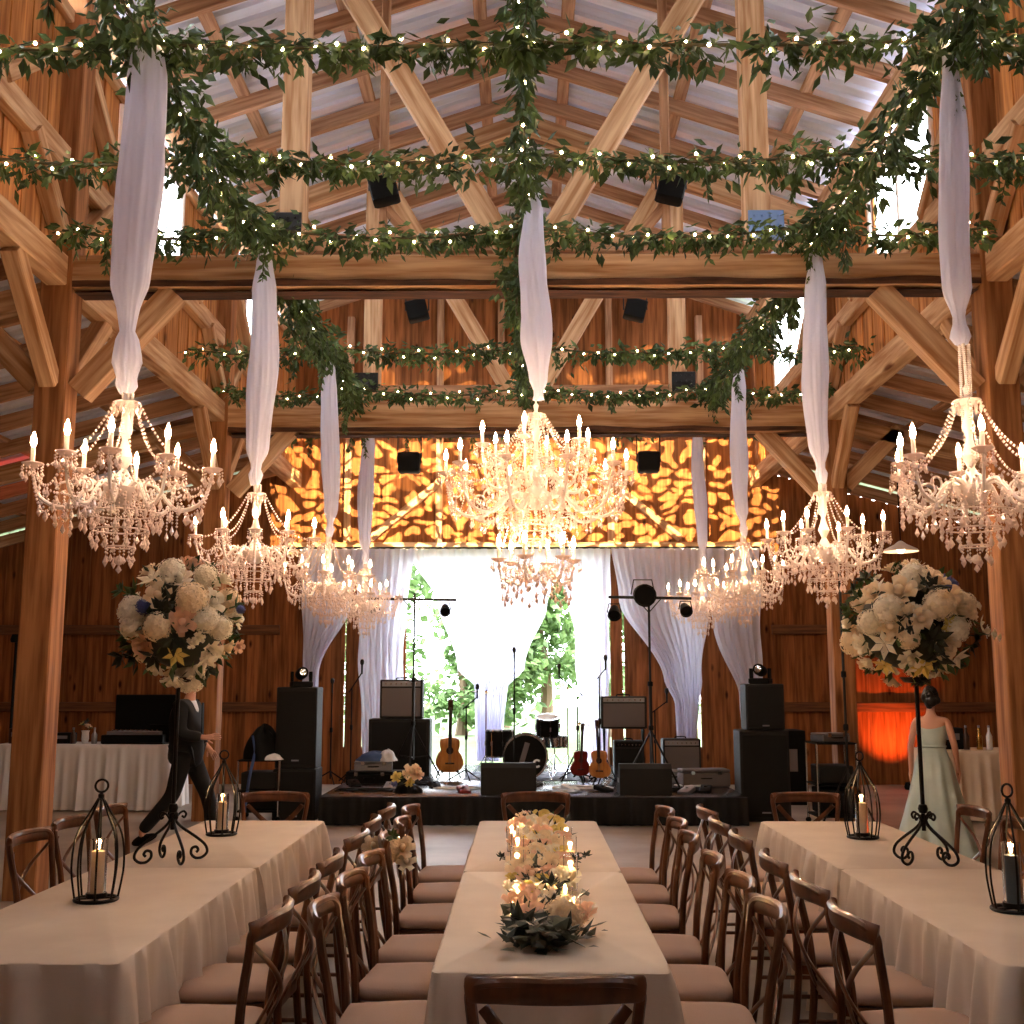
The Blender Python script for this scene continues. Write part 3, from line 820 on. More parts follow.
# ================================================================ FLOWERS
def rose_me(m, R0=.045, seed=1, name='rose'):
    mb = MB(); rr = random.Random(seed)
    mb.ball((0, 0, R0*.25), R0*.38, 8, 6, (1, 1, 1.2))
    for (k, rad, h, tilt, wd) in ((3, .36, .75, .0, .9), (4, .58, .78, .25, .8), (5, .82, .70, .55, .8), (6, 1.05, .50, .95, .75)):
        for i in range(k):
            a0 = 2*pi*i/k+rad*3+rr.uniform(-.2, .2); W_ = 2*pi/k*wd*.75
            rows_ = 4; cols = 5; b = len(mb.v)
            for u in range(rows_):
                t = u/(rows_-1)
                for v in range(cols):
                    q = v/(cols-1)*2-1; a = a0+W_*q*(.5+.5*sin(pi*min(1, t+.25)))
                    rr_ = R0*rad*(.35+.65*t**.7)+R0*tilt*.35*t*t
                    z = R0*(-.35+t*(h+.35)*(1-.16*q*q*t))-R0*tilt*.25*t**3
                    mb.v.append((rr_*cos(a), rr_*sin(a), z))
            for u in range(rows_-1):
                for v in range(cols-1): p = b+u*cols+v; mb.f.append((p, p+1, p+cols+1, p+cols))
    mb.lathe([(.001, -R0*.5), (R0*.3, -R0*.42), (R0*.4, -R0*.2)], 8)
    o = mb.build(name, m, smooth=180); d = o.data; bpy.data.objects.remove(o); return d
def hydrangea_me(m, R0=.075, seed=1, k=64, name='hydrangea'):
    mb = MB(); rr = random.Random(seed); mb.ball((0, 0, 0), R0*.86, 12, 8)
    for i in range(k):
        z = 1-2*(i+.5)/k; a = i*2.399963; s = sqrt(1-z*z); nrm = Vector((s*cos(a), s*sin(a), z)); c = nrm*R0*rr.uniform(.88, 1.06)
        u = nrm.orthogonal().normalized(); v = nrm.cross(u); th = rr.uniform(0, 1.5); w = R0*.27
        for j in range(4):
            q = th+j*pi/2; d = u*cos(q)+v*sin(q); e = u*cos(q+pi/2)+v*sin(q+pi/2)
            mb.add([c, c+d*w*.7+e*w*.45+nrm*w*.15, c+d*w*1.15+nrm*w*.1, c+d*w*.7-e*w*.45+nrm*w*.15], [(0, 1, 2, 3)])
    o = mb.build(name, m, smooth=0); d = o.data; bpy.data.objects.remove(o); return d
def lily_me(m, R0=.06, name='lily'):
    mb = MB()
    for i in range(6):
        a = i*pi/3; d = Vector((cos(a), sin(a), .45)); mb.leaf((0, 0, 0), d, (0, 0, 1), R0*1.2, R0*.28)
    mb.ball((0, 0, R0*.2), R0*.14, 6, 5)
    o = mb.build(name, m, smooth=0); d = o.data; bpy.data.objects.remove(o); return d
def leafcl_me(m, L=.10, k=7, seed=3, name='leaf_cluster'):
    mb = MB(); rr = random.Random(seed)
    for i in range(k):
        a = 2*pi*i/k+rr.uniform(-.3, .3); d = Vector((cos(a), sin(a), rr.uniform(.2, 1.2))); mb.leaf((0, 0, 0), d, (0, 0, 1), L*rr.uniform(.7, 1.2), L*.24)
    mb.tube([(0, 0, -.03), (0, 0, .01)], .004, 4)
    o = mb.build(name, m, smooth=0); d = o.data; bpy.data.objects.remove(o); return d
FM = dict(cr=rose_me(M['cream'], .05, 1), wr=rose_me(M['white_petal'], .05, 2), br=rose_me(M['blush'], .05, 3), yr=rose_me(M['yellow'], .036, 5),
          hy=hydrangea_me(M['white_petal'], .078, 1), hc=hydrangea_me(M['cream'], .075, 2), bl=hydrangea_me(M['blue_petal'], .034, 3, 36, 'delphinium'),
          bud=rose_me(M['white_petal'], .022, 7, 'rosebud'), ly=lily_me(M['white_petal'], .06), yl=lily_me(M['yellow'], .055),
          lf=leafcl_me(M['leaf'], .065), ld=leafcl_me(M['leaf_dark'], .07, 8, 5))
NM = dict(cr='rose', wr='rose', br='rose', yr='rose', hy='hydrangea', hc='hydrangea', bl='delphinium', bud='rosebud', ly='lily', yl='lily', lf='leaf_cluster', ld='leaf_cluster')
def put(kind, root, p, nrm, sc, spin=0):
    q = Vector(nrm).to_track_quat('Z', 'Y'); e = (q.to_matrix() @ Matrix.Rotation(spin, 3, 'Z')).to_euler()
    return link(NM[kind], FM[kind], root, p, e, sc)
def flower_ball(loc, rx, rz_, label, seed, feats, trail):
    rr = random.Random(seed); root = empty('flower_arrangement', (loc[0], loc[1], loc[2]-rz_*.9), 0, label, 'flower arrangement', 'tall floral centrepieces')
    c = Vector((0, 0, rz_*.9))
    MB().ball(c, 1, 18, 12, (rx*.72, rx*.72, rz_*.74)).build('foliage_core', M['leaf_dark'], root)
    used_ = []
    for (dx, dz, kind, sc) in feats:     # features seen from the front, as fractions of the radii
        y = -sqrt(max(.02, 1-dx*dx-dz*dz)); n = Vector((dx, y, dz)); p = c+Vector((dx*rx, y*rx, dz*rz_))*.93
        put(kind, root, p, n, sc*(.86 if kind in ('hy', 'hc') else 1), rr.uniform(0, 6)); used_.append(n.normalized())
    k = 0
    for i in range(150):
        z = 1-2*(i+.5)/150; a = i*2.399963+rr.uniform(-.2, .2); s = sqrt(1-z*z); n = Vector((s*cos(a), s*sin(a), z))
        near = any((n-u).length < .36 for u in used_)
        if near: continue
        kind = rr.choice(['cr', 'wr', 'bud', 'br', 'cr', 'wr', 'bud', 'bud', 'lf', 'ld', 'ld', 'ly', 'lf', 'ld'] if n.y < .1 else ['hy', 'hc', 'cr', 'wr', 'lf', 'ld'])
        if k > 70: break
        p = c+Vector((n.x*rx, n.y*rx, n.z*rz_))*(.92 if kind in ('hy', 'hc') else 1.0)*rr.uniform(.86, 1.0)
        put(kind, root, p, n, rr.uniform(.8, 1.15), rr.uniform(0, 6)); k += 1
        if kind in ('hy', 'hc', 'cr', 'wr', 'br'): used_.append(n)
    tm = MB()
    for i in range(150):
        n = Vector((rr.gauss(0, 1), rr.gauss(0, 1), rr.gauss(0, 1))).normalized(); p = c+Vector((n.x*rx, n.y*rx, n.z*rz_))*rr.uniform(.8, .98)
        L = rr.uniform(.05, .085); tm.leaf(p, n+Vector((rr.uniform(-.8, .8), rr.uniform(-.8, .8), rr.uniform(-.8, .8))), (rr.uniform(-1, 1), rr.uniform(-1, 1), 1), L, L*.24)
    lf = tm.build('leaves', M['leaf'], root, smooth=0); lf['kind'] = 'stuff'
    for (dx, dz, kind, sc) in trail:
        p = c+Vector((dx*rx, -.2*rx, dz*rz_)); put(kind, root, p, Vector((dx, -.6, dz)), sc, rr.uniform(0, 6))
    return root
FL = [(-.1, -.15+.03, 'hc', 1.15), (.42, .36, 'hc', 1.3), (.30, -.08+.05, 'br', 1.15), (-.14, .40, 'cr', 1.15), (-.62, .18, 'hy', 1.1), (-.62, -.12, 'hy', .9), (-.40, -.48+.05, 'br', 1.05),
      (-.42, .22, 'bl', 1.2), (.14, .72, 'wr', 1.05), (-.05, .86, 'hy', 1.0), (-.38, .72, 'ly', 1.3), (.66, .02, 'hy', 1.0), (.86, -.12, 'hy', .9), (.72, .32, 'wr', 1.1), (.18, -.58, 'yl', 1.1),
      (.55, -.30, 'bud', 1.2), (.44, -.38, 'bud', 1.1), (.70, -.52, 'wr', 1.0), (.60, -.66, 'ly', 1.1), (-.3, -.78, 'bud', 1.3), (.5, .8, 'hy', .9), (-.02, .12, 'ld', 1.2), (.15, -.32, 'ld', 1.3), (-.22, -.62, 'ld', 1.2), (-.68, .46, 'lf', 1.3), (.06, .28, 'ld', 1.1), (-.7, -.62, 'ld', 1.1)]
FR = [(-.36, .55, 'cr', 1.35), (-.05, .82, 'hy', 1.05), (.30, .74, 'cr', 1.2), (.22, .30, 'hc', 1.2), (.52, .36, 'cr', 1.45), (.72, .32, 'hc', 1.0), (-.56, .22, 'hy', 1.15), (-.42, .14, 'cr', 1.1),
      (-.12, .05, 'cr', 1.1), (-.20, .2, 'bud', 1.4), (-.30, -.28, 'hc', .85), (-.55, -.06, 'cr', 1.15), (.32, -.40, 'cr', 1.15), (.48, -.12, 'hy', .9), (.34, -.08, 'yl', 1.0), (-.80, .0, 'hy', 1.0), (-.62, -.36, 'ly', 1.2),
      (-.22, -.64, 'wr', 1.0), (.0, -.74, 'yl', 1.3), (-.55, -.72, 'yl', 1.1), (.58, -.60, 'ly', 1.2), (.62, .78, 'bl', 1.2), (.74, .72, 'bl', .9), (.12, .62, 'ld', 1.4), (.08, -.3, 'ld', 1.5), (.18, -.6, 'ld', 1.3), (-.35, -.05+.03, 'ld', 1.0)]
flower_ball((-1.83, 6.03, 1.98), .315, .325, 'ball of cream roses and hydrangeas high above the left table', 5, FL, [(-.95, .5, 'lf', 1.2), (-.9, -.55, 'ld', 1.2), (1.05, .2, 'bl', .7), (1.04, -.4, 'br', .6)])
flower_ball((2.02, 6.03, 1.965), .335, .315, 'ball of cream roses and hydrangeas high above the right table', 9, FR, [(1.06, .0, 'ly', .8), (1.15, -.12, 'bud', 1.2), (1.26, -.16, 'bud', 1.0), (1.34, -.22, 'bud', .8), (1.05, .3, 'bud', .9)])
def scroll_stand(x, y, top, label):
    r = empty('flower_stand', (x, y, TZ), 0, label, 'flower stand', 'wrought iron flower stands')
    MB().tube([(0, 0, .16), (0, 0, top)], .011, 10).build('pole', M['iron'], r)
    mb = MB().lathe([(.001, .245), (.02, .25), (.026, .27), (.02, .29), (.001, .295)], 12)
    mb.lathe([(.001, top-.01), (.06, top-.005), (.085, top+.02), (.08, top+.022), (.001, top+.005)], 14); mb.build('collar', M['iron'], r)
    for k in range(4):
        a = k*pi/2+.62
        pr = [(0.01, .24), (.02, .20), (.055, .165), (.12, .12), (.175, .075), (.19, .035), (.165, .010), (.13, .008), (.105, .03), (.108, .058), (.13, .064), (.142, .048), (.132, .036)]
        P = spline([(q*cos(a), q*sin(a), z) for q, z in pr], 4); MB().tube(P, .0075, 7).build('scroll_foot', M['iron'], r)
        pr = [(.01, .20), (.03, .235), (.055, .25), (.07, .235), (.06, .218), (.048, .228)]
        P = spline([(q*cos(a), q*sin(a), z) for q, z in pr], 4); MB().tube(P, .006, 6).build('curl', M['iron'], r)
scroll_stand(-1.83, 6.03, .92, 'tall wrought iron scroll-footed flower stand on the left table')
scroll_stand(2.05, 6.03, .92, 'tall wrought iron scroll-footed flower stand on the right table')

# ---------------------------------------------------------------- wire lanterns with candles
def lantern(x, y, lab, h=.51, r0=.10, dark=False, lit=2.0, cz=.15):
    r = empty('wire_lantern', (x, y, TZ), .3, lab, 'lantern', 'wire birdcage lanterns on the tables')
    MB().tube([(r0*.86*cos(a), r0*.86*sin(a), .008) for a in [i*pi/16 for i in range(32)]], .008, 8, closed=True).build('base_ring', M['iron'], r)
    MB().beam((-r0*.86, 0, .012), (r0*.86, 0, .012), .02, .006, ch=.001).beam((0, -r0*.86, .012), (0, r0*.86, .012), .02, .006, ch=.001).lathe([(.001, .014), (.042, .014), (.045, .02), (.043, .034), (.001, .03)], 16).build('candle_plate', M['iron'], r)
    for k in range(8 if not dark else 6):
        a = 2*pi*k/(8 if not dark else 6)
        P = spline([(r0*.86*cos(a), r0*.86*sin(a), .008), (r0*1.05*cos(a), r0*1.05*sin(a), .14), (r0*.92*cos(a), r0*.92*sin(a), .27), (r0*.40*cos(a), r0*.40*sin(a), .37), (.01*cos(a), .01*sin(a), .425)], 5)
        MB().tube(P, .0045, 6).build('wire', M['iron'], r)
    mb = MB().lathe([(.001, .415), (.012, .42), (.013, .44), (.001, .45)], 10); mb.build('finial', M['iron'], r)
    rt = MB(); rt.tube([(.026*cos(a), 0, .476+.026*sin(a)) for a in [i*pi/10 for i in range(20)]], .005, 6, closed=True); rt.build('hanging_ring', M['iron'], r)
    c = empty('pillar_candle', (x, y, TZ+.034), 0, ('slate grey' if dark else 'ivory')+' candle inside the '+lab, 'candle', 'candles inside the wire lanterns')
    MB().lathe([(.001, 0), (.026, 0), (.027, .01), (.027, cz), (.020, cz+.004), (.001, cz+.001)], 18).build('wax', M['grey_wax'] if dark else M['wax'], c)
    MB().tube([(0, 0, cz), (.001, 0, cz+.012)], .0015, 5).build('wick', M['black'], c)
    MB().lathe([(.001, cz+.006), (.006, cz+.012), (.008, cz+.022), (.005, cz+.036), (.0006, cz+.05)], 8).build('flame', M['fire'], c)
    MB().lathe([(.037, .0), (.038, cz+.05), (.036, cz+.05), (.035, .004), (.037, .0)], 24, cap=False).build('glass_cylinder', M['glass'], c)
    light('candle_light', 'POINT', (x, y, TZ+.034+cz+.04), lit, (1, .62, .3), shadow_soft_size=.012)
lantern(-1.82, 4.97, 'birdcage lantern near the front of the left table', cz=.17, lit=.8)
lantern(-1.84, 7.05, 'birdcage lantern at the far end of the left table', cz=.16, lit=2.5)
lantern(2.0, 6.95, 'birdcage lantern at the far end of the right table', cz=.17, lit=2.5)
lantern(1.98, 4.80, 'birdcage lantern near the front of the right table', dark=True, cz=.185, lit=2.2)

# ---------------------------------------------------------------- floral runner with candles on the centre table
g = empty('flower_garland', (.08, 5.8, TZ), 0, 'long low garland of cream and blush flowers down the centre table', 'flower garland')
rr = random.Random(11)
vm = MB().tube([(rr.uniform(-.03, .03), -1.75+.18*i, .02) for i in range(20)], .014, 6); vm.build('vine', M['stemg'], g)
lm = MB()
for i in range(620):
    y = rr.uniform(-1.78, 1.72); wd = .10 if y > -1.3 else .13; p = Vector((rr.gauss(0, wd*.55), y, rr.uniform(.01, .05)))
    L = rr.uniform(.05, .10); d = Vector((rr.uniform(-1, 1), rr.uniform(-1, 1), rr.uniform(-.05, .7))); lm.leaf(p, d, (0, 0, 1), L, L*.25)
for i in range(110):
    y = -1.58+rr.gauss(0, .11); p = Vector((rr.uniform(-.13, .06), y, rr.uniform(.01, .09))); L = rr.uniform(.05, .085); d = Vector((rr.uniform(-1, 1), rr.uniform(-1, .6), rr.uniform(-.2, .5)))
    lm.leaf(p, d, (rr.uniform(-.6, .6), rr.uniform(-.9, 0), 1), L, L*.40)
lf = lm.build('leaves', M['leaf_dark'], g, smooth=0); lf['kind'] = 'stuff'
fl = [(.06, -1.50, 'hc', .95), (.13, -1.42, 'br', 1.0), (-.03, -1.66, 'ly', .8), (.16, -1.3, 'bud', 1.3), (-.12, -1.2, 'br', .9), (-.07, -1.0, 'br', 1.0), (-.14, -.85, 'bud', 1.4), (-.06, -.62, 'br', 1.15), (.02, -.5, 'br', .95),
      (-.10, -.42, 'cr', 1.1), (.05, -.30, 'cr', 1.2), (.10, -.12, 'br', 1.0), (-.11, -.1, 'cr', 1.0), (-.03, .02, 'hc', .75), (.11, .12, 'yr', 1.2), (-.08, .25, 'br', 1.1), (.08, .34, 'cr', 1.1), (-.13, .45, 'br', .9), (.02, .5, 'cr', 1.2), (.12, .6, 'br', 1.0),
      (-.10, .7, 'wr', 1.0), (.02, .82, 'br', 1.2), (-.06, .98, 'cr', 1.1), (.10, .95, 'yr', 1.3), (-.12, 1.15, 'br', 1.2), (.03, 1.18, 'cr', 1.1), (.10, 1.32, 'yr', 1.5), (-.03, 1.4, 'wr', 1.1), (.03, 1.56, 'yr', 1.6), (-.08, 1.6, 'cr', 1.0), (.09, 1.64, 'lf', .8),
      (.17, -.1, 'ld', .6), (.22, .04, 'ld', .5), (-.2, -.02, 'ld', .6), (.0, -1.1, 'ld', .9), (.03, -.8, 'ld', .9), (-.05, -1.35, 'ld', .9), (-.1, -1.62, 'ld', 1.2), (.06, -1.7, 'ld', 1.0), (.0, .2, 'ld', .8)]
for i in range(64):
    y = rr.uniform(-1.45, 1.66); fl.append((rr.gauss(0, .075), y, rr.choice(['br', 'cr', 'bud', 'bud', 'wr', 'cr', 'ld', 'yr', 'ly']), rr.uniform(.75, 1.1)))
for (x, y, k, s) in fl: put(k, g, (x, y, .06 if k not in ('hc',) else .07), (rr.uniform(-.5, .5), -.5+rr.uniform(-.3, .3), 1), s, rr.uniform(0, 6))
vs = [(-.135, -1.38, .09), (.10, -1.27, .09), (-.11, -.98, .07), (.085, -.90, .07), (-.12, -.28, .13), (.14, -.02, .16), (-.12, .12, .16), (.12, -.58, .15), (-.15, .58, .12), (.15, .8, .10), (-.16, 1.0, .08)]
pv = None
for i, (x, y, h) in enumerate(vs):
    lb = 'lit glass candle in the table garland, '+(['frontmost on the left', 'frontmost on the right', 'second from the front on the left', 'second from the front on the right', 'third on the left', 'tall one right of the table seam', 'tall one left of the table seam', 'third from the front on the right', 'left one behind the seam', 'right one far down the table', 'farthest left toward the stage'][i])
    v = empty('votive_candle', (.08+x, 5.8+y, TZ+.004), 0, lb, 'candle', 'glass candles in the floral garland')
    MB().lathe([(.001, 0), (.030, 0), (.033, h), (.031, h), (.028, .004), (.001, .004)], 16).build('glass_holder', M['glass'], v)
    MB().lathe([(.001, .005), (.024, .005), (.024, h*.55), (.001, h*.55)], 14).build('wax', M['wax'], v)
    MB().lathe([(.001, h*.57), (.006, h*.57+.008), (.008, h*.57+.016), (.0005, h*.57+.04)], 8).build('flame', M['fire'], v)
    light('candle_light', 'POINT', (.08+x, 5.8+y, TZ+h*.57+.035), 6.0, (1, .62, .3), shadow_soft_size=.012)
# bunch of flowers tied to a chair
b = empty('flower_bunch', (-.715, 6.05, .80), 0, 'small bunch of cream flowers tied to a chair back left of the centre table', 'flower bunch')
for (x, z, k, s) in ((0, .0, 'hc', .9), (.08, .02, 'cr', 1.0), (-.07, .03, 'cr', .9), (.03, .08, 'lf', .8), (.10, -.05, 'wr', .8)): put(k, b, (x, -.02, z), (x, -.8, .5), s)
MB().tube([(0, 0, 0), (.02, 0, -.12)], .008, 6).build('stems', M['stemg'], b)

# ================================================================ STAGE AND BACKDROP
SX0, SX1, SY0, SY1, SZ = -2.42, 2.60, 13.62, 18.75, .335
st = empty('stage_platform', (0, SY0, 0), 0, 'low black stage platform with a black skirt in front of the doorway', 'stage')
MB().box(((SX0+SX1)/2, (SY1-SY0)/2, SZ-.02), (SX1-SX0, SY1-SY0, .04), ch=.005).build('deck', M['stage'], st)
sk = MB(); n = 420; sk_p = []
for i in range(n+1):
    x = lerp(SX0, SX1, i/n); y = .012*sin(i*.55)+.006*sin(i*.23)-.02
    sk.v += [(x, -.004, SZ-.012), (x, y, SZ-.06), (x, y*1.6, .01)]
for i in range(n): a = i*3; sk.f += [(a, a+1, a+4, a+3), (a+1, a+2, a+5, a+4)]
sk.build('skirt', M['skirt'], st)
for s in (SX0+.02, SX1-.02): MB().box((s, (SY1-SY0)/2, SZ/2-.02), (.02, SY1-SY0-.05, SZ-.05)).build('side_panel', M['skirt'], st)
for x in (-2.3, 0, 2.4):
    for y in (.2, 2.5, 4.9): MB().tube([(x, y, 0), (x, y, SZ-.04)], .03, 8).build('leg', M['black'], st)

def curtain(x0, x1, path, Y, z0, seed, amp=.05, nf=None):
    """path: list of (z, xa, xb) from the top down; folds keep their number and crowd as the panel narrows"""
    mb = MB(); W0 = path[0][2]-path[0][1]; nf = nf or max(4, int(W0/.13)); n = nf*10; m = 40; rr = random.Random(seed); ph = rr.uniform(0, 6)
    top, bot = path[0][0], path[-1][0]
    for j in range(m+1):
        z = lerp(top, bot, j/m)
        for k in range(len(path)-1):
            if path[k+1][0] <= z <= path[k][0]+1e-6: u = (path[k][0]-z)/(path[k][0]-path[k+1][0]); break
        u = u*u*(3-2*u) if len(path) > 2 else u
        xa, xb = lerp(path[k][1], path[k+1][1], u), lerp(path[k][2], path[k+1][2], u)
        sq = (xb-xa)/W0
        for i in range(n+1):
            t = i/n; w1 = noise.noise(Vector((t*5, seed, z*.5)))
            mb.v.append((lerp(xa, xb, t)+.012*sin(j*.5+i), Y+amp*(1.2-.5*sq)*sin(2*pi*nf*t+ph+w1*2)+.02*w1, z))
    for j in range(m):
        for i in range(n): a = j*(n+1)+i; mb.f.append((a, a+1, a+n+2, a+n+1))
    return mb
def cur(lab, path, Y, seed, **k):
    o = curtain(0, 0, path, Y, 0, seed, **k).build('sheer_curtain', M['sheer'], smooth=180)
    tag(o, lab, 'curtain', 'white sheer curtains behind the stage'); return o
CT = 3.84
struct(MB().tube([(-3.95, 18.68, CT+.02), (3.95, 18.68, CT+.02)], .02, 8).build('trim_3', M['steel']))
cur('white sheer curtain panel swept to the left, leftmost of the backdrop', [(CT, -3.72, -2.55), (3.0, -3.66, -2.86), (1.75, -3.62, -3.38), (.36, -3.66, -3.30)], 18.6, 1)
cur('white sheer curtain panel hanging straight at the left edge of the doorway', [(CT, -2.78, -1.85), (2.2, -2.72, -1.98), (.36, -2.62, -2.0)], 18.62, 2)
cur('white sheer curtain gathered to a point in the middle of the doorway', [(CT, -1.95, .75), (2.9, -1.42, .35), (1.9, -1.10, -.02), (1.55, -.82, -.30), (.4, -.78, -.42)], 18.66, 3, amp=.035, nf=16)
cur('white sheer curtain panel hanging at the right edge of the doorway', [(CT, .55, 1.42), (2.2, .82, 1.38), (.36, .95, 1.32)], 18.62, 4)
cur('white sheer curtain panel swept in a diagonal right of the doorway', [(CT, 1.42, 3.05), (3.0, 1.55, 3.0), (1.7, 2.25, 2.86), (1.3, 2.42, 2.8), (.36, 2.46, 2.72)], 18.6, 5)
cur('white sheer curtain panel swept to the right, rightmost of the backdrop', [(CT, 2.95, 3.86), (2.6, 3.05, 3.84), (1.4, 3.45, 3.84), (.36, 3.55, 3.82)], 18.62, 6)

# ---------------------------------------------------------------- loudspeakers and amps
def cab(loc, d, name, lab, cat, group=None, ry=0, grille='grille', feet=True, kind='pa', body='tolex'):
    w, dp, h = d; r = empty(name, loc, ry, lab, cat, group)
    MB().box((0, 0, h/2), (w, dp, h), ch=.012).build('cabinet', M[body], r)
    if kind == 'pa':
        MB().box((0, -dp/2-.006, h/2), (w*.9, .012, h*.9), ch=.004).build('front_grille', M[grille], r)
        MB().box((0, -dp/2-.014, h*.10), (w*.18, .004, .018)).build('badge', M['silver'], r)
    elif kind == 'amp':
        MB().box((0, -dp/2-.006, h*.42), (w*.9, .012, h*.72), ch=.004).build('front_grille', M[grille], r)
        MB().box((0, -dp/2-.004, h*.89), (w*.9, .01, h*.13), ch=.002).build('control_panel', M['silver'] if grille == 'grey_grille' else M['black'], r)
        k = MB()
        for i in range(7): k.lathe([(.001, 0), (.011, 0), (.010, .012), (.001, .012)], 8, Matrix.Translation((-w*.36+w*.72*i/6, -dp/2-.009, h*.89)) @ Matrix.Rotation(pi/2, 4, 'X'))
        k.build('knobs', M['chrome'], r)
        MB().tube(spline([(-w*.14, 0, h), (-w*.12, 0, h+.022), (w*.12, 0, h+.022), (w*.14, 0, h)], 4), .009, 6).build('handle', M['black'], r)
    for sx in (-1, 1):
        for sy in (-1, 1):
            if feet: pass
    return r
cab((-2.80, 14.25, 0), (.52, .46, .62), 'subwoofer', 'black subwoofer at the foot of the left speaker stack', 'speaker', 'main speaker stacks')
cab((-2.80, 14.25, .62), (.50, .40, .98), 'loudspeaker', 'tall black loudspeaker on top of the left stack', 'speaker', 'main speaker stacks')
cab((2.90, 14.25, 0), (.60, .42, 1.08), 'subwoofer', 'large black subwoofer at the foot of the right speaker stack', 'speaker', 'main speaker stacks')
cab((2.93, 14.25, 1.08), (.47, .36, .56), 'loudspeaker', 'black loudspeaker on top of the right stack', 'speaker', 'main speaker stacks')
cab((-1.81, 16.75, SZ), (.88, .42, .80), 'speaker_cabinet', 'wide black bass speaker cabinet under the grey amplifier', 'speaker', kind='pa')
cab((-1.80, 16.78, SZ+.80), (.62, .28, .56), 'guitar_amplifier', 'grey fronted amplifier standing on the black cabinet', 'amplifier', kind='amp', grille='grey_grille')
cab((2.24, 16.7, SZ), (.54, .30, .52), 'guitar_amplifier', 'grey fronted amplifier standing on the floor of the stage right', 'amplifier', kind='amp', grille='grey_grille')
cab((1.42, 16.7, SZ+.66), (.66, .26, .46), 'guitar_amplifier', 'grey fronted amplifier raised on a black stand', 'amplifier', kind='amp', grille='grey_grille')
ts = empty('amplifier_stand', (1.42, 16.7, SZ), 0, 'black open frame stand under the raised amplifier', 'stand')
for s in (-1, 1):
    MB().tube([(s*.28, -.14, 0), (s*.28, .12, .64)], .014, 6).build('leg', M['black'], ts); MB().tube([(s*.28, .14, 0), (s*.28, -.12, .64)], .014, 6).build('leg', M['black'], ts)
    MB().tube([(s*.28, -.12, .645), (s*.28, .12, .645)], .014, 6).build('top_bar', M['black'], ts)
cab((1.47, 16.55, SZ), (.42, .25, .5), 'guitar_amplifier', 'small black amplifier under the raised one', 'amplifier', kind='amp')
def wedge(loc, w, d, h, lab):
    r = empty('stage_monitor', loc, 0, lab, 'speaker', 'wedge monitors along the front of the stage')
    P = [(-d/2, 0), (d/2, 0), (d/2, h*.85), (d/2-.06, h), (d/2-.16, h), (-d/2, h*.30)]
    P = [(-y, z) for y, z in P]
    mb = MB(); n = len(P)
    for x in (-w/2, w/2): mb.v += [(x, y, z) for y, z in P]
    mb.f = [tuple(range(n)), tuple(range(2*n-1, n-1, -1))]+[(i, n+i, n+(i+1) % n, (i+1) % n) for i in range(n)]
    mb.build('cabinet', M['tolex'], r, smooth=0)
    a, b = Vector((0, d/2+.0, h*.30)), Vector((0, -d/2+.16, h)); c = (a+b)/2; nn = Vector((0, (b-a).z, -(b-a).y)).normalized()
    MB().beam(a+(b-a)*.06+nn*.006, a+(b-a)*.94+nn*.006, w*.92, .012, up=nn, ch=.002).build('front_grille', M['grille'], r)
    for s in (-1, 1): MB().box((s*(w/2+.003), -.05, h*.45), (.008, .14, .05), ch=.002).build('side_handle', M['silver'], r)
wedge((-.20, 13.98, SZ), .66, .44, .37, 'large black wedge monitor at the middle of the stage edge')
wedge((1.43, 14.0, SZ), .62, .44, .36, 'black wedge monitor right of centre on the stage edge')

# moving-head lights on the stacks
def moving_head(loc, lab, rz):
    r = empty('moving_head_light', loc, rz, lab, 'stage light', 'moving head lights on the speaker stacks')
    MB().box((0, 0, .035), (.26, .18, .07), ch=.012).build('base', M['black'], r)
    for s in (-1, 1): MB().beam((s*.115, 0, .07), (s*.115, 0, .19), .03, .09, up=(0, 1, 0), ch=.008).build('yoke_arm', M['black'], r)
    m = Matrix.Translation((0, 0, .165)) @ Matrix.Rotation(R(80), 4, 'X')
    MB().lathe([(.001, -.11), (.055, -.11), (.07, -.06), (.072, .06), (.062, .11), (.05, .115), (.048, .10), (.001, .10)], 16, m).build('head', M['black'], r)
    MB().lathe([(.001, .101), (.044, .102), (.001, .108)], 16, m).build('lens', M['chrome'], r)
moving_head((-2.78, 14.2, 1.60), 'black moving head light lying on the left speaker stack', .4)
moving_head((2.92, 14.25, 1.64), 'black moving head light on the right speaker stack', -.5)

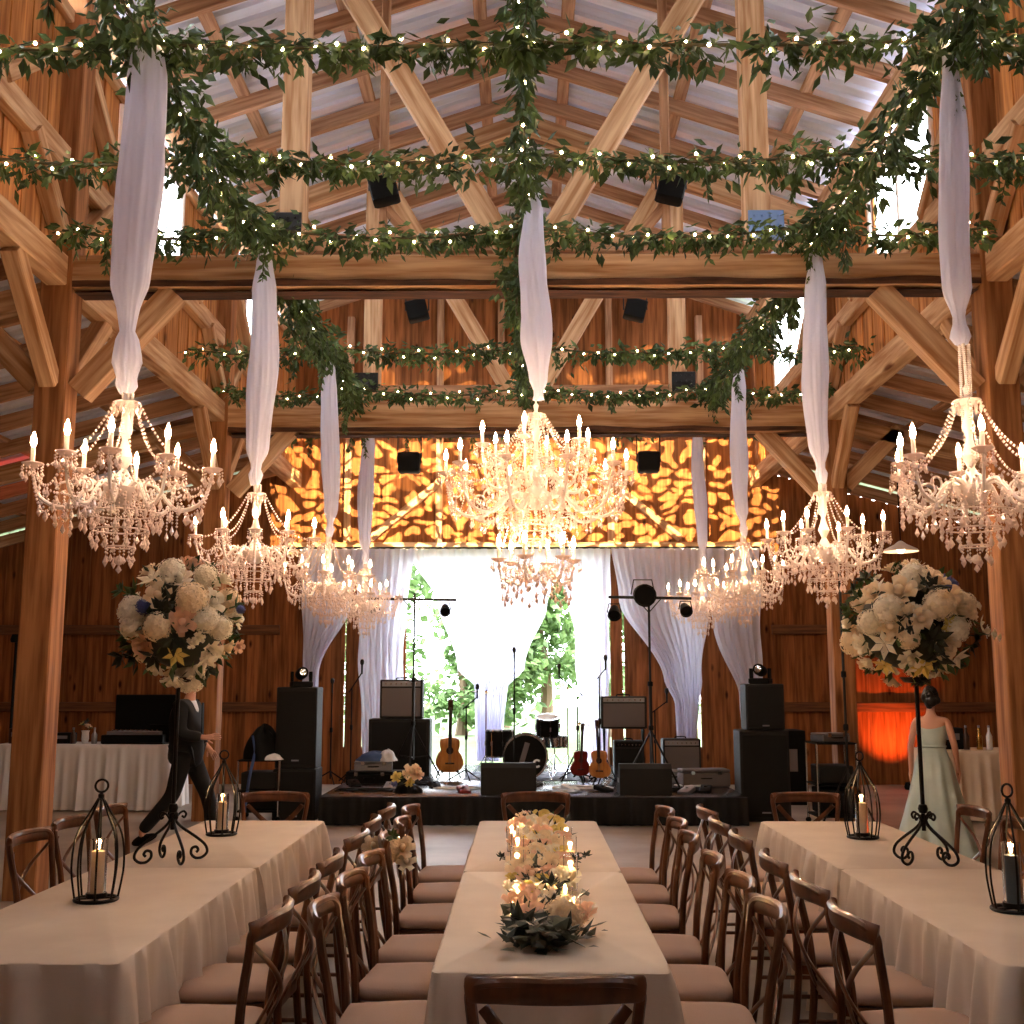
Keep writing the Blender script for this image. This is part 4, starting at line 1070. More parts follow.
# lighting T-stands
def par(root, p, r0=.10, aim=(0, -1, -.3), name='spotlight'):
    q = Vector(aim).to_track_quat('Z', 'Y').to_matrix().to_4x4(); m = Matrix.Translation(p) @ q
    o = MB().lathe([(.001, -r0*1.2), (r0*.6, -r0*1.15), (r0*.8, -r0*.4), (r0, r0*.5), (r0, r0*.9), (r0*.9, r0*.9), (r0*.85, r0*.4), (.001, r0*.35)], 18, m).build(name, M['black'], root)
    MB().tube([(p[0]-r0*1.05, p[1], p[2]), (p[0]-r0*.8, p[1], p[2]+r0*1.3), (p[0]+r0*.8, p[1], p[2]+r0*1.3), (p[0]+r0*1.05, p[1], p[2])], .008, 5).build('bracket', M['black'], root)
def tstand(x, y, ztop, xa, xb, lab, lights):
    r = empty('lighting_stand', (x, y, SZ), 0, lab, 'light stand', 'T-bar lighting stands on the stage')
    h = ztop-SZ
    MB().tube([(0, 0, .25), (0, 0, h*.55)], .022, 8).build('lower_pole', M['steel'], r); MB().tube([(0, 0, h*.5), (0, 0, h+.08)], .015, 8).build('upper_pole', M['steel'], r)
    for z in (.75, h*.54): MB().lathe([(.02, z-.03), (.034, z-.02), (.034, z+.03), (.02, z+.035)], 8).build('clamp', M['black'], r)
    for k in range(3):
        a = k*2*pi/3+.5; MB().tube([(0, 0, .72), (.42*cos(a), .42*sin(a), 0.01)], .013, 6).build('leg', M['steel'], r); MB().tube([(0, 0, .28), (.24*cos(a), .24*sin(a), .30)], .009, 5).build('brace', M['steel'], r)
    MB().beam((xa-x, 0, h), (xb-x, 0, h-.02), .035, .035, ch=.004).build('crossbar', M['steel'], r)
    for s in (-1, 1): MB().tube([(0, 0, h-.2), (s*.16, 0, h-.02)], .007, 5).build('bar_brace', M['steel'], r)
    for (px, dz, r0, aim) in lights: par(r, (px-x, -.02, h+dz), r0, aim)
    return r
tstand(-1.58, 16.2, 2.84, -2.25, -.98, 'thin black T-bar lighting stand left of the doorway', [(-1.14, -.16, .075, (.1, -1, -.8)), (-2.15, -.14, .07, (.3, -1, -.6))])
tstand(1.585, 14.55, 2.74, 1.07, 2.13, 'tall black T-bar lighting stand with a big spotlight, right of the doorway', [(1.51, .03, .145, (.15, -1, -.2)), (1.14, -.20, .085, (-.1, -1, -.8)), (2.05, -.16, .08, (.1, -1, -.6))])

# microphone stands
def mic(x, y, h, lab, boom=None, z0=SZ, base='tripod'):
    r = empty('microphone_stand', (x, y, z0), rnd.uniform(0, 1), lab, 'microphone stand', 'microphone stands on the stage')
    MB().tube([(0, 0, .06), (0, 0, h)], .010, 7).build('pole', M['black'], r)
    for k in range(3):
        a = k*2*pi/3; MB().tube([(0, 0, .16), (.26*cos(a), .26*sin(a), .012)], .009, 6).build('leg', M['black'], r)
    MB().lathe([(.012, h*.55), (.02, h*.56), (.02, h*.6), (.012, h*.61)], 8).build('clutch', M['black'], r)
    e = Vector((0, 0, h))
    if boom: e = Vector(boom)+Vector((0, 0, h)); MB().tube([(-boom[0]*.3, -boom[1]*.3, h-boom[2]*.3), e], .008, 6).build('boom_arm', M['black'], r)
    MB().lathe([(.001, -.02), (.011, -.02), (.013, .1), (.025, .12), (.027, .15), (.018, .175), (.001, .18)], 10, Matrix.Translation(e)).build('microphone', M['steel'], r)
mic(-2.33, 15.4, 1.25, 'black microphone stand in front of the big bass cabinet', (.12, -.1, .2))
mic(-.15, 15.6, 1.62, 'tall black microphone stand just left of the drum kit')
mic(-3.0+.42, 15.3, 1.2, 'black microphone stand beside the left speaker stack')
mic(.98, 15.2, 1.4, 'black microphone stand before the raised amplifier', (.06, -.2, .1))
mic(1.72, 15.3, .95, 'short black microphone stand beside the tall lighting stand', (.15, -.1, .12))
mic(-.80, 15.6, 1.0, 'black microphone stand left of the cymbals', (.3, .1, .12))
mic(.72, 15.9, 1.2, 'black microphone stand just right of the drum kit', (-.25, .1, .2))

# guitars
def guitar_outline(s=1):
    return spline([(0, .0), (.13, .02), (.195, .12), (.165, .24), (.125, .30), (.14, .38), (.125, .46), (.04, .485), (0, .485)], 5)
def guitar(loc, rz, lab, body, scale=1, electric=False, lean=.16):
    r = empty('guitar', loc, rz, lab, 'guitar', 'guitars on stands')
    G = guitar_outline(); pts = [(p.x, p.y) for p in G]+[(-p.x, p.y) for p in reversed(G[1:-1])]
    n = len(pts); dp = .05 if not electric else .022
    T = Matrix.Translation((0, 0, .10)) @ Matrix.Rotation(lean, 4, 'X') @ Matrix.Diagonal((scale, scale, scale, 1))
    if electric: T = Matrix.Translation((0, 0, .10)) @ Matrix.Rotation(lean, 4, 'X') @ Matrix.Diagonal((scale*.82, scale, scale*.8, 1))
    # lies in the local xz plane, front towards -y
    mb = MB(); vs = []
    for y, k in ((-dp, .97), (-dp+.008, 1), (dp-.008, 1), (dp, .97)): vs += [(x*k, y, .24+(z-.24)*k) for x, z in pts]
    fs = [tuple(range(n)), tuple(range(4*n-1, 3*n-1, -1))]
    for l in range(3): fs += [(l*n+(i+1) % n, l*n+i, (l+1)*n+i, (l+1)*n+(i+1) % n) for i in range(n)]
    mb.add(vs, fs, T); mb.build('body', M[body], r, smooth=50)
    mb = MB().lathe([(.001, 0), (.052, 0), (.052, .004), (.001, .004)], 18, T @ Matrix.Translation((0, -dp, .31)) @ Matrix.Rotation(pi/2, 4, 'X')); mb.build('sound_hole' if not electric else 'pickguard', M['darkwood'], r)
    MB().box((0, -dp-.006, .13), (.13, .012, .022), T).build('bridge', M['darkwood'], r)
    MB().box((0, -dp-.006, .60), (.048, .022, .58), T, ch=.004).build('neck', M['darkwood'], r)
    MB().box((0, -dp+.004, .95), (.07, .018, .15), T, ch=.004).build('headstock', M['darkwood'], r)
    s_ = MB()
    for i in range(6): s_.add(*(lambda q: (q.v, q.f))(MB().tube([(-.018+.0072*i, -dp-.018, .13), (-.018+.0072*i, -dp-.02, .92)], .0012, 3)), T)
    s_.build('strings', M['silver'], r)
    gs = empty('guitar_stand', loc, rz, 'black stand holding the '+lab.split(' standing')[0], 'guitar stand')
    gs['group'] = 'guitar stands'
    for s in (-1, 1):
        MB().tube([(0, .12, .42), (s*.17, .26, 0)], .010, 6).build('leg', M['black'], gs)
        MB().tube([(s*.03, .02, .12), (s*.11, -.07, .095), (s*.11, -.11, .10), (s*.11, -.11, .13)], .010, 6).build('cradle', M['black'], gs)
    MB().tube([(0, .12, .42), (0, .03, .11), (0, -.16, 0)], .010, 6).build('spine', M['black'], gs)
guitar((-1.05, 16.0, SZ), .12, 'honey coloured acoustic guitar standing left of the drum kit', 'guitar', .98)
guitar((.97, 15.0, SZ), -.35, 'orange brown guitar standing behind the right wedge monitor', 'guitar', .92, True)
guitar((.72, 15.35, SZ), .3, 'dark red guitar standing right of the drum kit', 'red', .85, True)

# ---------------------------------------------------------------- drum kit
def drum(loc, r0, dp, rot, lab, name='drum', headm='white_cloth', shell='black'):
    r = empty(name, loc, 0, lab, 'drum', 'drums of the drum kit'); m = rot
    MB().lathe([(r0*.97, -dp/2), (r0, -dp/2), (r0, dp/2), (r0*.97, dp/2), (r0*.97, -dp/2)], 32, m, cap=False).build('shell', M[shell], r)
    for z in (-dp/2, dp/2):
        MB().lathe([(r0*.96, z-.012), (r0+.012, z-.012), (r0+.014, z+.012), (r0*.96, z+.012), (r0*.96, z-.012)], 32, m, cap=False).build('hoop', M['chrome'], r)
        MB().lathe([(.001, z+.004), (r0*.97, z+.004), (r0*.97, z-.004), (.001, z-.004)], 32, m).build('drum_head', M[headm], r)
    for i in range(8):
        a = 2*pi*i/8+.2; q = MB().tube([(r0+.012, 0, -dp/2), (r0+.012, 0, dp/2)], .005, 5); q.box((r0+.01, 0, 0), (.02, .022, .06))
        k = MB().add(q.v, q.f, m @ Matrix.Rotation(a, 4, 'Z')); k.build('tension_lug', M['chrome'], r)
    return r
RX = Matrix.Rotation(pi/2, 4, 'X')
bd = drum((-.0, 16.1, SZ+.31), .30, .40, RX, 'black bass drum with a round white badge in the middle of the stage', 'bass_drum', 'black')
# marks on the front head: a slanting white swoosh and a round C badge
f = MB(); f.beam((-.075, -.212, -.16), (.03, -.212, .19), .07, .004, up=(0, 1, 0), ch=.001); 
f.beam((-.02, -.212, -.19), (.06, -.212, -.12), .05, .004, up=(0, 1, 0), ch=.001); f.build('painted_stripe', M['grey_grille'], bd)
f = MB(); f.tube([(.16+.045*cos(a), -.214, -.09+.045*sin(a)) for a in [.7+i*(2*pi-1.4)/16 for i in range(17)]], .014, 6); f.build('letter_c', M['paper'], bd)
for s in (-1, 1): MB().tube([(s*.27, -.1, -.05), (s*.36, -.2, -.31)], .009, 5).build('spur', M['chrome'], bd)
drum((-.36, 16.5, SZ+.46), .20, .36, Matrix.Identity(4), 'black floor tom left of the bass drum', 'floor_tom')
drum((.31, 16.05, SZ+.72), .16, .24, Matrix.Rotation(.25, 4, 'X'), 'black rack tom above the right of the bass drum', 'rack_tom')
drum((.42, 16.6, SZ+.48), .175, .14, Matrix.Identity(4), 'chrome snare drum behind the rack tom', 'snare_drum', shell='chrome')
def tripod(r, h, rad=.012, tilt=0):
    MB().tube([(0, 0, .08), (0, 0, h)], rad*.7, 7).build('pole', M['chrome'], r)
    for k in range(3):
        a = k*2*pi/3+.4; MB().tube([(0, 0, .30), (.24*cos(a), .24*sin(a), .01)], rad*.6, 6).build('leg', M['chrome'], r)
for i, (x, y, z, rd, tl, lab) in enumerate([(-.56, 16.4, 1.50, .22, .16, 'bronze cymbal on a stand left of the drum kit'), (.60, 16.3, 1.55, .21, -.15, 'bronze cymbal on a stand right of the rack tom'), (.78, 16.7, 1.05, .17, 0, 'pair of hi-hat cymbals at the right of the drum kit')]):
    r = empty('cymbal_stand', (x, y, SZ), 0, lab, 'cymbal', 'cymbals of the drum kit'); tripod(r, z-SZ)
    m = Matrix.Translation((0, 0, z-SZ)) @ Matrix.Rotation(tl, 4, 'Y')
    MB().lathe([(.001, .035), (.02, .03), (.03, .016), (rd*.5, .008), (rd, -.004), (rd, -.007), (rd*.5, .004), (.001, .02)], 28, m).build('cymbal', M['brass'], r)
    MB().lathe([(.001, .03), (.01, .03), (.008, .05), (.001, .052)], 8, m).build('wing_nut', M['chrome'], r)
for (x, y, z, lab) in ((-.36, 16.5, .36, None),):
    r = empty('drum_hardware', (-.36, 16.5, SZ), 0, 'chrome legs carrying the floor tom', 'stand')
    for k in range(3): a = k*2*pi/3; MB().tube([(.21*cos(a), .21*sin(a), .5), (.22*cos(a), .22*sin(a), .0)], .007, 6).build('leg', M['chrome'], r)
r = empty('snare_stand', (.42, 16.6, SZ), 0, 'chrome tripod stand under the snare drum', 'stand'); tripod(r, .40)
r = empty('tom_arm', (.31, 16.05, SZ), 0, 'chrome post holding the rack tom over the bass drum', 'stand'); MB().tube([(-.1, .1, .60), (-.1, .12, .72), (-.02, .1, .76)], .012, 6).build('post', M['chrome'], r)
r = empty('drum_stool', (.25, 17.2, SZ), 0, 'round black stool behind the drum kit', 'stool'); tripod(r, .42, .018); MB().lathe([(.001, .42), (.16, .42), (.18, .45), (.17, .49), (.001, .50)], 20).build('seat', M['black'], r)
rg = empty('drum_rug', (.1, 16.5, SZ), 0, 'grey patterned rug under the drum kit', 'rug')
MB().box((0, 0, .004), (1.9, 1.5, .008)).build('pile', mat('rug_wool', (150, 156, 172), .9, rgb2=(70, 76, 96), ns=9, contrast=(.45, .55)), rg)

# ---------------------------------------------------------------- cables, cases, small clutter
for i, (x, y, w, sd, colr) in enumerate([(-1.9, 14.2, 1.1, 3, 'black'), (-.85, 14.5, .8, 4, 'paper'), (.75, 14.6, 1.0, 5, 'paper'), (1.9, 14.3, 1.0, 6, 'black'), (.45, 14.1, .7, 7, 'silver'), (2.15, 14.9, .6, 8, 'paper'), (-1.45, 15.1, .9, 9, 'black')]):
    q = random.Random(sd); P = []
    for k in range(26): a = k*.9+q.uniform(-.4, .4); rd = w*.5*(.35+.5*q.random()); P.append((x+rd*cos(a), y+rd*.45*sin(a), SZ+.012+.006*(k % 3)))
    o = MB().tube(spline(P, 5), .009, 5).build('audio_cable', M[colr])
    tag(o, ['black cable coiled at the left stage edge', 'white cable tangle left of the middle wedge', 'white cable tangle in front of the guitars', 'black cable tangle before the right amplifier', 'grey cable right of the middle wedge', 'white cable by the right speaker stack', 'black cable behind the left stage edge'][i], 'cable', 'cables on the stage floor')
for i, (x, y) in enumerate(((-1.7, 14.6), (-1.15, 14.7), (-.75, 14.1), (.55, 14.35), (.95, 14.25), (1.95, 14.05), (2.2, 14.2), (.85, 15.8), (-2.2, 14.9))):
    o = MB().box((0, 0, .03), (.14, .22, .055), Matrix.Rotation(.25, 4, 'X'), ch=.008); o.lathe([(.001, .06), (.02, .06), (.018, .075), (.001, .078)], 10)
    o = o.build('effects_pedal', M[['silver', 'black', 'red', 'paper', 'black', 'silver', 'black', 'silver', 'black'][i]], loc=(x, y, SZ), rot=(0, 0, rnd.uniform(-1, 1)))
    tag(o, 'small %s effects pedal %s' % (['silver', 'black', 'red', 'white', 'black', 'silver', 'black', 'silver', 'black'][i], ['behind the left cable coil', 'near the acoustic guitar', 'beside the middle wedge', 'right of the middle wedge', 'left of the right wedge', 'right of the right wedge', 'before the right stack', 'behind the drum microphone', 'beside the left stack'][i]), 'effects pedal', 'effects pedals on the stage floor')
def case(x, y, z, w, d, h, lab, m='black', rz=0):
    r = empty('equipment_case', (x, y, z), rz, lab, 'case', 'equipment cases')
    MB().box((0, 0, h*.4), (w, d, h*.8), ch=.01).build('body', M[m], r); MB().box((0, 0, h*.905), (w, d, h*.18), ch=.01).build('lid', M[m], r)
    for s in (-1, 1): MB().box((s*w*.28, -d/2-.006, h*.8), (.05, .012, .05), ch=.003).build('latch', M['chrome'], r)
    MB().tube([(-.07, -d/2, h*.5), (-.06, -d/2-.03, h*.5), (.06, -d/2-.03, h*.5), (.07, -d/2, h*.5)], .008, 5).build('handle', M['black'], r)
case(2.30, 15.0, SZ, .62, .32, .22, 'pale grey equipment case on the right of the stage', 'grey_grille', .1)
case(2.0, 15.6, SZ, .5, .3, .16, 'silver equipment case behind the wedge on the right', 'silver')
case(-2.05, 15.4, SZ, .62, .4, .16, 'black case on the left of the stage floor', 'black')
case(-2.02, 15.4, SZ+.16, .5, .34, .13, 'silver case stacked on the black one at stage left', 'silver', .1)
def heap(loc, sc, m, lab, seed, name='draped_jacket', cat='jacket'):
    mb = MB(); n = 40; k = 22; b = []
    for j in range(k+1):
        t = pi/2*j/k
        for i in range(n):
            a = 2*pi*i/n; nz = 1+.22*noise.noise(Vector((cos(a)*1.6+seed, sin(a)*1.6, t*1.5)))+.06*sin(7*a+t*4)
            mb.v.append((sc[0]*cos(t)*cos(a)*nz, sc[1]*cos(t)*sin(a)*nz, sc[2]*sin(t)*(1+.25*noise.noise(Vector((cos(a)*2, sin(a)*2+seed, 1))))))
    for j in range(k):
        for i in range(n): q = (i+1) % n; mb.f.append((j*n+i, j*n+q, (j+1)*n+q, (j+1)*n+i))
    o = mb.build(name, M[m], loc=loc, smooth=80); return tag(o, lab, cat, 'clothing and bags left on the stage')
heap((-2.0, 15.4, SZ+.29), (.24, .16, .12), 'teal', 'blue jacket heaped on the silver case at stage left', 2)
heap((-1.83, 15.35, SZ+.29), (.12, .12, .14), 'paper', 'white towel heaped beside the blue jacket', 5, 'towel', 'towel')
heap((-1.42, 14.05, SZ), (.17, .12, .12), 'black', 'black bag at the left stage edge under the flowers', 8, 'bag', 'bag')
fb = empty('flower_bunch', (-1.45, 14.0, SZ+.13), 0, 'loose bunch of yellow and cream flowers on the left stage edge', 'flower bunch')
for (x, z, k_, s) in ((-.10, .06, 'yr', 1.5), (0, .08, 'lf', 1.2), (.08, .12, 'cr', 1.7), (-.04, .0, 'ld', 1.3), (.05, .0, 'yr', 1.3), (-.13, -.01, 'bl', 1.2), (.14, .10, 'br', 1.3)): put(k_, fb, (x, -.03, z), (x, -.8, .4), s)

# left equipment rack and right equipment cart
def rack(x, y, lab, w=.55, h=.95, wheels=True, seed=1):
    r = empty('equipment_rack', (x, y, 0), 0, lab, 'equipment rack', 'equipment racks beside the stage')
    for sx in (-1, 1):
        for sy in (-1, 1): MB().tube([(sx*w/2, sy*.25, .05), (sx*w/2, sy*.25, h)], .014, 6).build('upright', M['chrome'], r); MB().ball((sx*w/2, sy*.25, .035), .035, 8, 6).build('caster', M['black'], r)
    for z in (.12, h*.5, h): MB().box((0, 0, z), (w+.02, .52, .02), ch=.004).build('shelf', M['black'], r)
    MB().box((0, -.02, .12+h*.18), (w*.86, .42, h*.3), ch=.01).build('lower_unit', M['black'], r)
    MB().box((0, -.02, h*.5+.12), (w*.86, .42, .2), ch=.01).build('upper_unit', M['tolex'], r)
    return r
rack(-3.22, 14.2, 'dark wheeled equipment rack left of the left speaker stack', .5, .72)
rack(3.62, 13.75, 'dark wheeled equipment rack with chrome uprights right of the right stack', .46, .95)
heap((-3.22, 14.15, .73), (.22, .17, .38), 'black', 'black coat draped on the left equipment rack', 11)
heap((-3.05, 13.98, .73), (.11, .1, .07), 'paper', 'white folded cloth on the left equipment rack', 12, 'towel', 'towel')
o = MB().tube(spline([(-3.30, 13.93, 1.02), (-3.27, 13.91, .8), (-3.32, 13.90, .5), (-3.36, 13.9, .12)], 5), .018, 6, flat=.4).build('cable_strap', M['teal']); tag(o, 'blue strap hanging over the front of the left equipment rack', 'strap')
case(3.62, 13.75, .965, .36, .3, .1, 'small pale mixer box tilted on the right rack', 'silver', .3)
ms = (4.05-.42, 13.3)
r = empty('tripod_speaker_stand', (3.66, 13.2, 0), 0, 'tall thin black tripod pole in front of the right rear post', 'stand')
MB().tube([(0, 0, .2), (0, 0, 3.1)], .016, 8).build('pole', M['steel'], r)
for k in range(3): a = k*2*pi/3+.3; MB().tube([(0, 0, .7), (.36*cos(a), .36*sin(a), .01)], .012, 6).build('leg', M['steel'], r)
for z in (1.15, 1.75): MB().lathe([(.016, z-.04), (.03, z-.03), (.03, z+.03), (.016, z+.04)], 10).build('collar', M['black'], r)

# ================================================================ LIGHT FIXTURES UNDER THE ROOF
def fixture(loc, lab, rot=0, s=.27, drop=.22):
    r = empty('hanging_floodlight', loc, 0, lab, 'floodlight', 'black floodlights fixed to the trusses')
    m = Matrix.Rotation(rot, 4, 'Y')
    MB().box((0, 0, 0), (s, .2, s*.95), m, ch=.015).build('housing', M['black'], r)
    MB().box((0, .105, 0), (s*.86, .01, s*.8), m, ch=.003).build('lens', M['grille'], r)
    MB().tube([(-s*.55, 0, 0), (-s*.55, 0, drop), (s*.55, 0, drop), (s*.55, 0, 0)], .010, 5).build('bracket', M['steel'], r)
for s, nm in ((-1, 'left'), (1, 'right')):
    fixture((s*1.52+.05, 14.15, 4.42), 'square black floodlight hanging under the rear tie beam, '+nm+' side', 0, .27, .36)
    fixture((s*1.40+.02, 14.0, 6.38), 'tilted black floodlight high over the rear tie beam, '+nm+' side', s*.25, .27)
    fixture((s*1.42+.03, 10.62, 6.48), 'tilted black floodlight high over the big tie beam, '+nm+' side', s*.25, .27)
def gobo(loc, target, e, seed, size, sc, ylim=(-.2, .22)):
    o = light('leaf_pattern_projector', 'SPOT', loc, e, (1, .74, .36), target=target, spot_size=R(size), spot_blend=.35, shadow_soft_size=.01)
    d = o.data; d.use_nodes = True; nt = d.node_tree; N = nt.nodes; L = nt.links; em = N['Emission']
    tc = N.new('ShaderNodeTexCoord'); sp = N.new('ShaderNodeSeparateXYZ'); L.new(tc.outputs['Normal'], sp.inputs[0])
    def mth(op, a, b=None):
        m = N.new('ShaderNodeMath'); m.operation = op
        for k, q in ((0, a), (1, b)):
            if q is None: continue
            if isinstance(q, (int, float)): m.inputs[k].default_value = q
            else: L.new(q, m.inputs[k])
        return m.outputs[0]
    x = mth('DIVIDE', sp.outputs[0], sp.outputs[2]); y = mth('DIVIDE', sp.outputs[1], sp.outputs[2])
    cb = N.new('ShaderNodeCombineXYZ'); L.new(x, cb.inputs[0]); L.new(y, cb.inputs[1]); cb.inputs[2].default_value = seed
    mp = N.new('ShaderNodeMapping'); mp.inputs['Scale'].default_value = (sc*.85, sc*1.2, 1); mp.inputs['Rotation'].default_value = (0, 0, .6*seed)
    nz = N.new('ShaderNodeTexNoise'); nz.inputs['Scale'].default_value = 7; L.new(cb.outputs[0], nz.inputs['Vector'])
    va = N.new('ShaderNodeVectorMath'); va.operation = 'SCALE'; va.inputs['Scale'].default_value = .16; L.new(nz.outputs['Color'], va.inputs[0])
    vb = N.new('ShaderNodeVectorMath'); vb.operation = 'ADD'; L.new(cb.outputs[0], vb.inputs[0]); L.new(va.outputs[0], vb.inputs[1]); L.new(vb.outputs[0], mp.inputs[0])
    vo = N.new('ShaderNodeTexVoronoi'); vo.feature = 'F1'; vo.voronoi_dimensions = '2D'; vo.inputs['Scale'].default_value = 1.0; vo.inputs['Randomness'].default_value = 1
    L.new(mp.outputs[0], vo.inputs['Vector'])
    mr = N.new('ShaderNodeMapRange'); mr.interpolation_type = 'SMOOTHSTEP'; mr.inputs[1].default_value = .46; mr.inputs[2].default_value = .36; L.new(vo.outputs['Distance'], mr.inputs[0])
    mr.inputs[3].default_value = .03; mr.inputs[4].default_value = 1.0
    g1 = mth('GREATER_THAN', mth('MULTIPLY', y, -1.0), ylim[0]); g2 = mth('LESS_THAN', mth('MULTIPLY', y, -1.0), ylim[1])   # barn doors of the projector
    g3 = mth('LESS_THAN', mth('ABSOLUTE', x), .50)
    L.new(mth('MULTIPLY', mth('MULTIPLY', mth('MULTIPLY', g1, g3), g2), mr.outputs[0]), em.inputs['Strength'])
gobo((-1.47, 14.42, 4.42), (-1.9, 19, 4.7), GOBO, .5, 74, 25)
gobo((1.57, 14.42, 4.42), (1.9, 19, 4.7), GOBO, 1.3, 74, 25)
gobo((.3, 14.42, 4.60), (.0, 19, 5.9), GOBO*.3, 2.1, 82, 13, (-.3, .3))

# pendant dome lamp and red uplight
r = empty('dome_lamp', (4.72, 14.2, 3.28), 0, 'white enamel dome lamp hanging in the right aisle', 'lamp')
MB().lathe([(.22, 0), (.20, .03), (.08, .09), (.03, .13), (.001, .14)], 20, cap=False).build('shade', M['chand_white'], r); MB().ball((0, 0, .03), .05, 10, 8).build('bulb', M['fairy'], r)
MB().tube([(0, 0, .13), (0, 0, 1.45)], .008, 5).build('cord', M['black'], r)
light('red_uplight', 'SPOT', (6.02, 18.2, .15), 260, (1, .16, .03), target=(5.98, 18.98, 1.0), spot_size=R(70), spot_blend=1.0, shadow_soft_size=.04)
u = empty('uplighter', (6.02, 18.2, 0), 0, 'small black uplighter washing the right back wall red', 'uplighter', 'red uplighters'); MB().lathe([(.001, 0), (.09, 0), (.10, .04), (.08, .11), (.001, .1)], 14).build('housing', M['black'], u)
light('red_uplight', 'SPOT', (-7.0, 15.6, 2.4), 160, (1, .06, .03), target=(-7.2, 15.2, 4.0), spot_size=R(40), spot_blend=.5, shadow_soft_size=.04)
u = empty('uplighter', (-7.0, 15.6, 2.2), 0, 'small black spotlight on a pole washing the left aisle roof red', 'uplighter', 'red uplighters'); MB().lathe([(.001, 0), (.07, 0), (.08, .04), (.06, .11), (.001, .1)], 14).tube([(0, 0, -2.2), (0, 0, 0)], .02, 8).build('housing', M['black'], u)

# ================================================================ SIDE TABLES AT THE BACK
def side_table(cx, cy, w, l, z, lab, m='white_cloth', seed=3):
    folding_table(cx, cy, w, l, z-.008, 'folding table hidden under the '+lab, 'folding tables along the back')
    c = cloth(w, l, z, .02, seed, flare=.05, amp=.03).build('tablecloth', M[m], loc=(cx, cy, 0), smooth=60); tag(c, lab, 'tablecloth')
side_table(-5.82, 15.4, 2.35, .75, .85, 'floor-length white tablecloth on the left back table', seed=5)
side_table(5.55, 14.4, 1.25, .75, .84, 'floor-length pale tablecloth on the right back table', 'linen', seed=8)
# dj console
r = empty('mixing_console', (-5.18, 15.38, .852), 0, 'black mixing console in an open flight case on the left back table', 'mixing console')
MB().box((0, 0, .06), (.82, .5, .12), ch=.01).build('case_base', M['black'], r); MB().box((0, .26, .34), (.82, .05, .60), ch=.01).build('case_lid', M['black'], r)
MB().box((0, -.03, .14), (.70, .36, .05), ch=.006).build('mixer', M['silver'], r)
k = MB()
for i in range(10):
    for j in range(2): k.box((-.3+.066*i, -.12+.12*j, .175), (.016, .03, .02))
k.build('faders', M['chrome'], r)
r = empty('laptop', (-4.88, 15.18, .852), -.2, 'open dark laptop at the right end of the left back table', 'laptop')
MB().box((0, 0, .012), (.34, .24, .02), ch=.004).build('keyboard', M['black'], r); MB().box((0, .13, .13), (.34, .012, .24), ch=.003).build('screen', M['black'], r)
def vase(x, y, z, lab, kind=0):
    r = empty('flower_vase', (x, y, z), 0, lab, 'vase', 'small vases on the back tables')
    MB().lathe([(.001, 0), (.035, 0), (.05, .06), (.045, .14), (.055, .17), (.05, .17), (.04, .14), (.001, .02)], 14).build('pot', M['white_cloth'], r)
    for i in range(5): put(['lf', 'cr', 'lf', 'yl', 'ld'][i], r, (.05*cos(i*1.3), .05*sin(i*1.3), .2+.02*i), (cos(i*1.3), sin(i*1.3), 1.2), .8)
vase(-5.86, 15.3, .852, 'small white vase with greenery on the left back table')
def box_item(name, lab, cat, loc, d, m, rz=0, grp=None):
    r = empty(name, loc, rz, lab, cat, grp); MB().box((0, 0, d[2]/2), d, ch=.008).build('body', M[m], r); MB().box((0, -d[1]/2-.004, d[2]*.6), (d[0]*.7, .008, d[2]*.3), ch=.002).build('label_plate', M['silver'], r); return r
box_item('storage_box', 'small black box left of the vase on the left back table', 'box', (-6.18, 15.35, .852), (.30, .22, .14), 'black')
box_item('storage_box', 'dark box at the far left of the left back table, beside the timber post', 'box', (-6.75, 15.4, .852), (.26, .24, .20), 'darkwood')
def bottle(x, y, z, lab, m, h=.26):
    r = empty('bottle', (x, y, z), 0, lab, 'bottle', 'bottles and glasses on the back tables')
    MB().lathe([(.001, 0), (.034, 0), (.036, .01), (.036, h*.58), (.014, h*.78), (.013, h), (.001, h)], 14).build('body', M[m], r); MB().lathe([(.001, h), (.015, h-.015), (.015, h+.01), (.001, h+.012)], 10).build('cap', M['silver'], r)
for i, (x, m, lab) in enumerate(((-6.0, 'darkwood', 'dark bottle left of the vase'), (-5.72, 'silver', 'silver shaker right of the vase'), (-6.42, 'paper', 'white bottle left of the small black box'))): bottle(x, 15.25, .852, lab+' on the left back table', m, .2)
for i, (x, m, lab) in enumerate(((5.42, 'darkwood', 'dark bottle in the middle'), (5.58, 'brass', 'amber bottle right of the middle'), (5.70, 'paper', 'pale tall bottle'), (5.86, 'silver', 'silver bottle at the right end'))): bottle(x, 14.25, .842, lab+' of the right back table', m, .28)
box_item('cash_register', 'black till box on the right back table behind the woman', 'till', (5.22, 14.4, .842), (.34, .3, .26), 'black')
vase(4.98, 14.25, .842, 'small white vase on the left of the right back table')
box_item('storage_box', 'large black equipment trunk against the back wall by the right stack', 'box', (3.45, 16.2, 0), (.8, .6, 1.0), 'black')

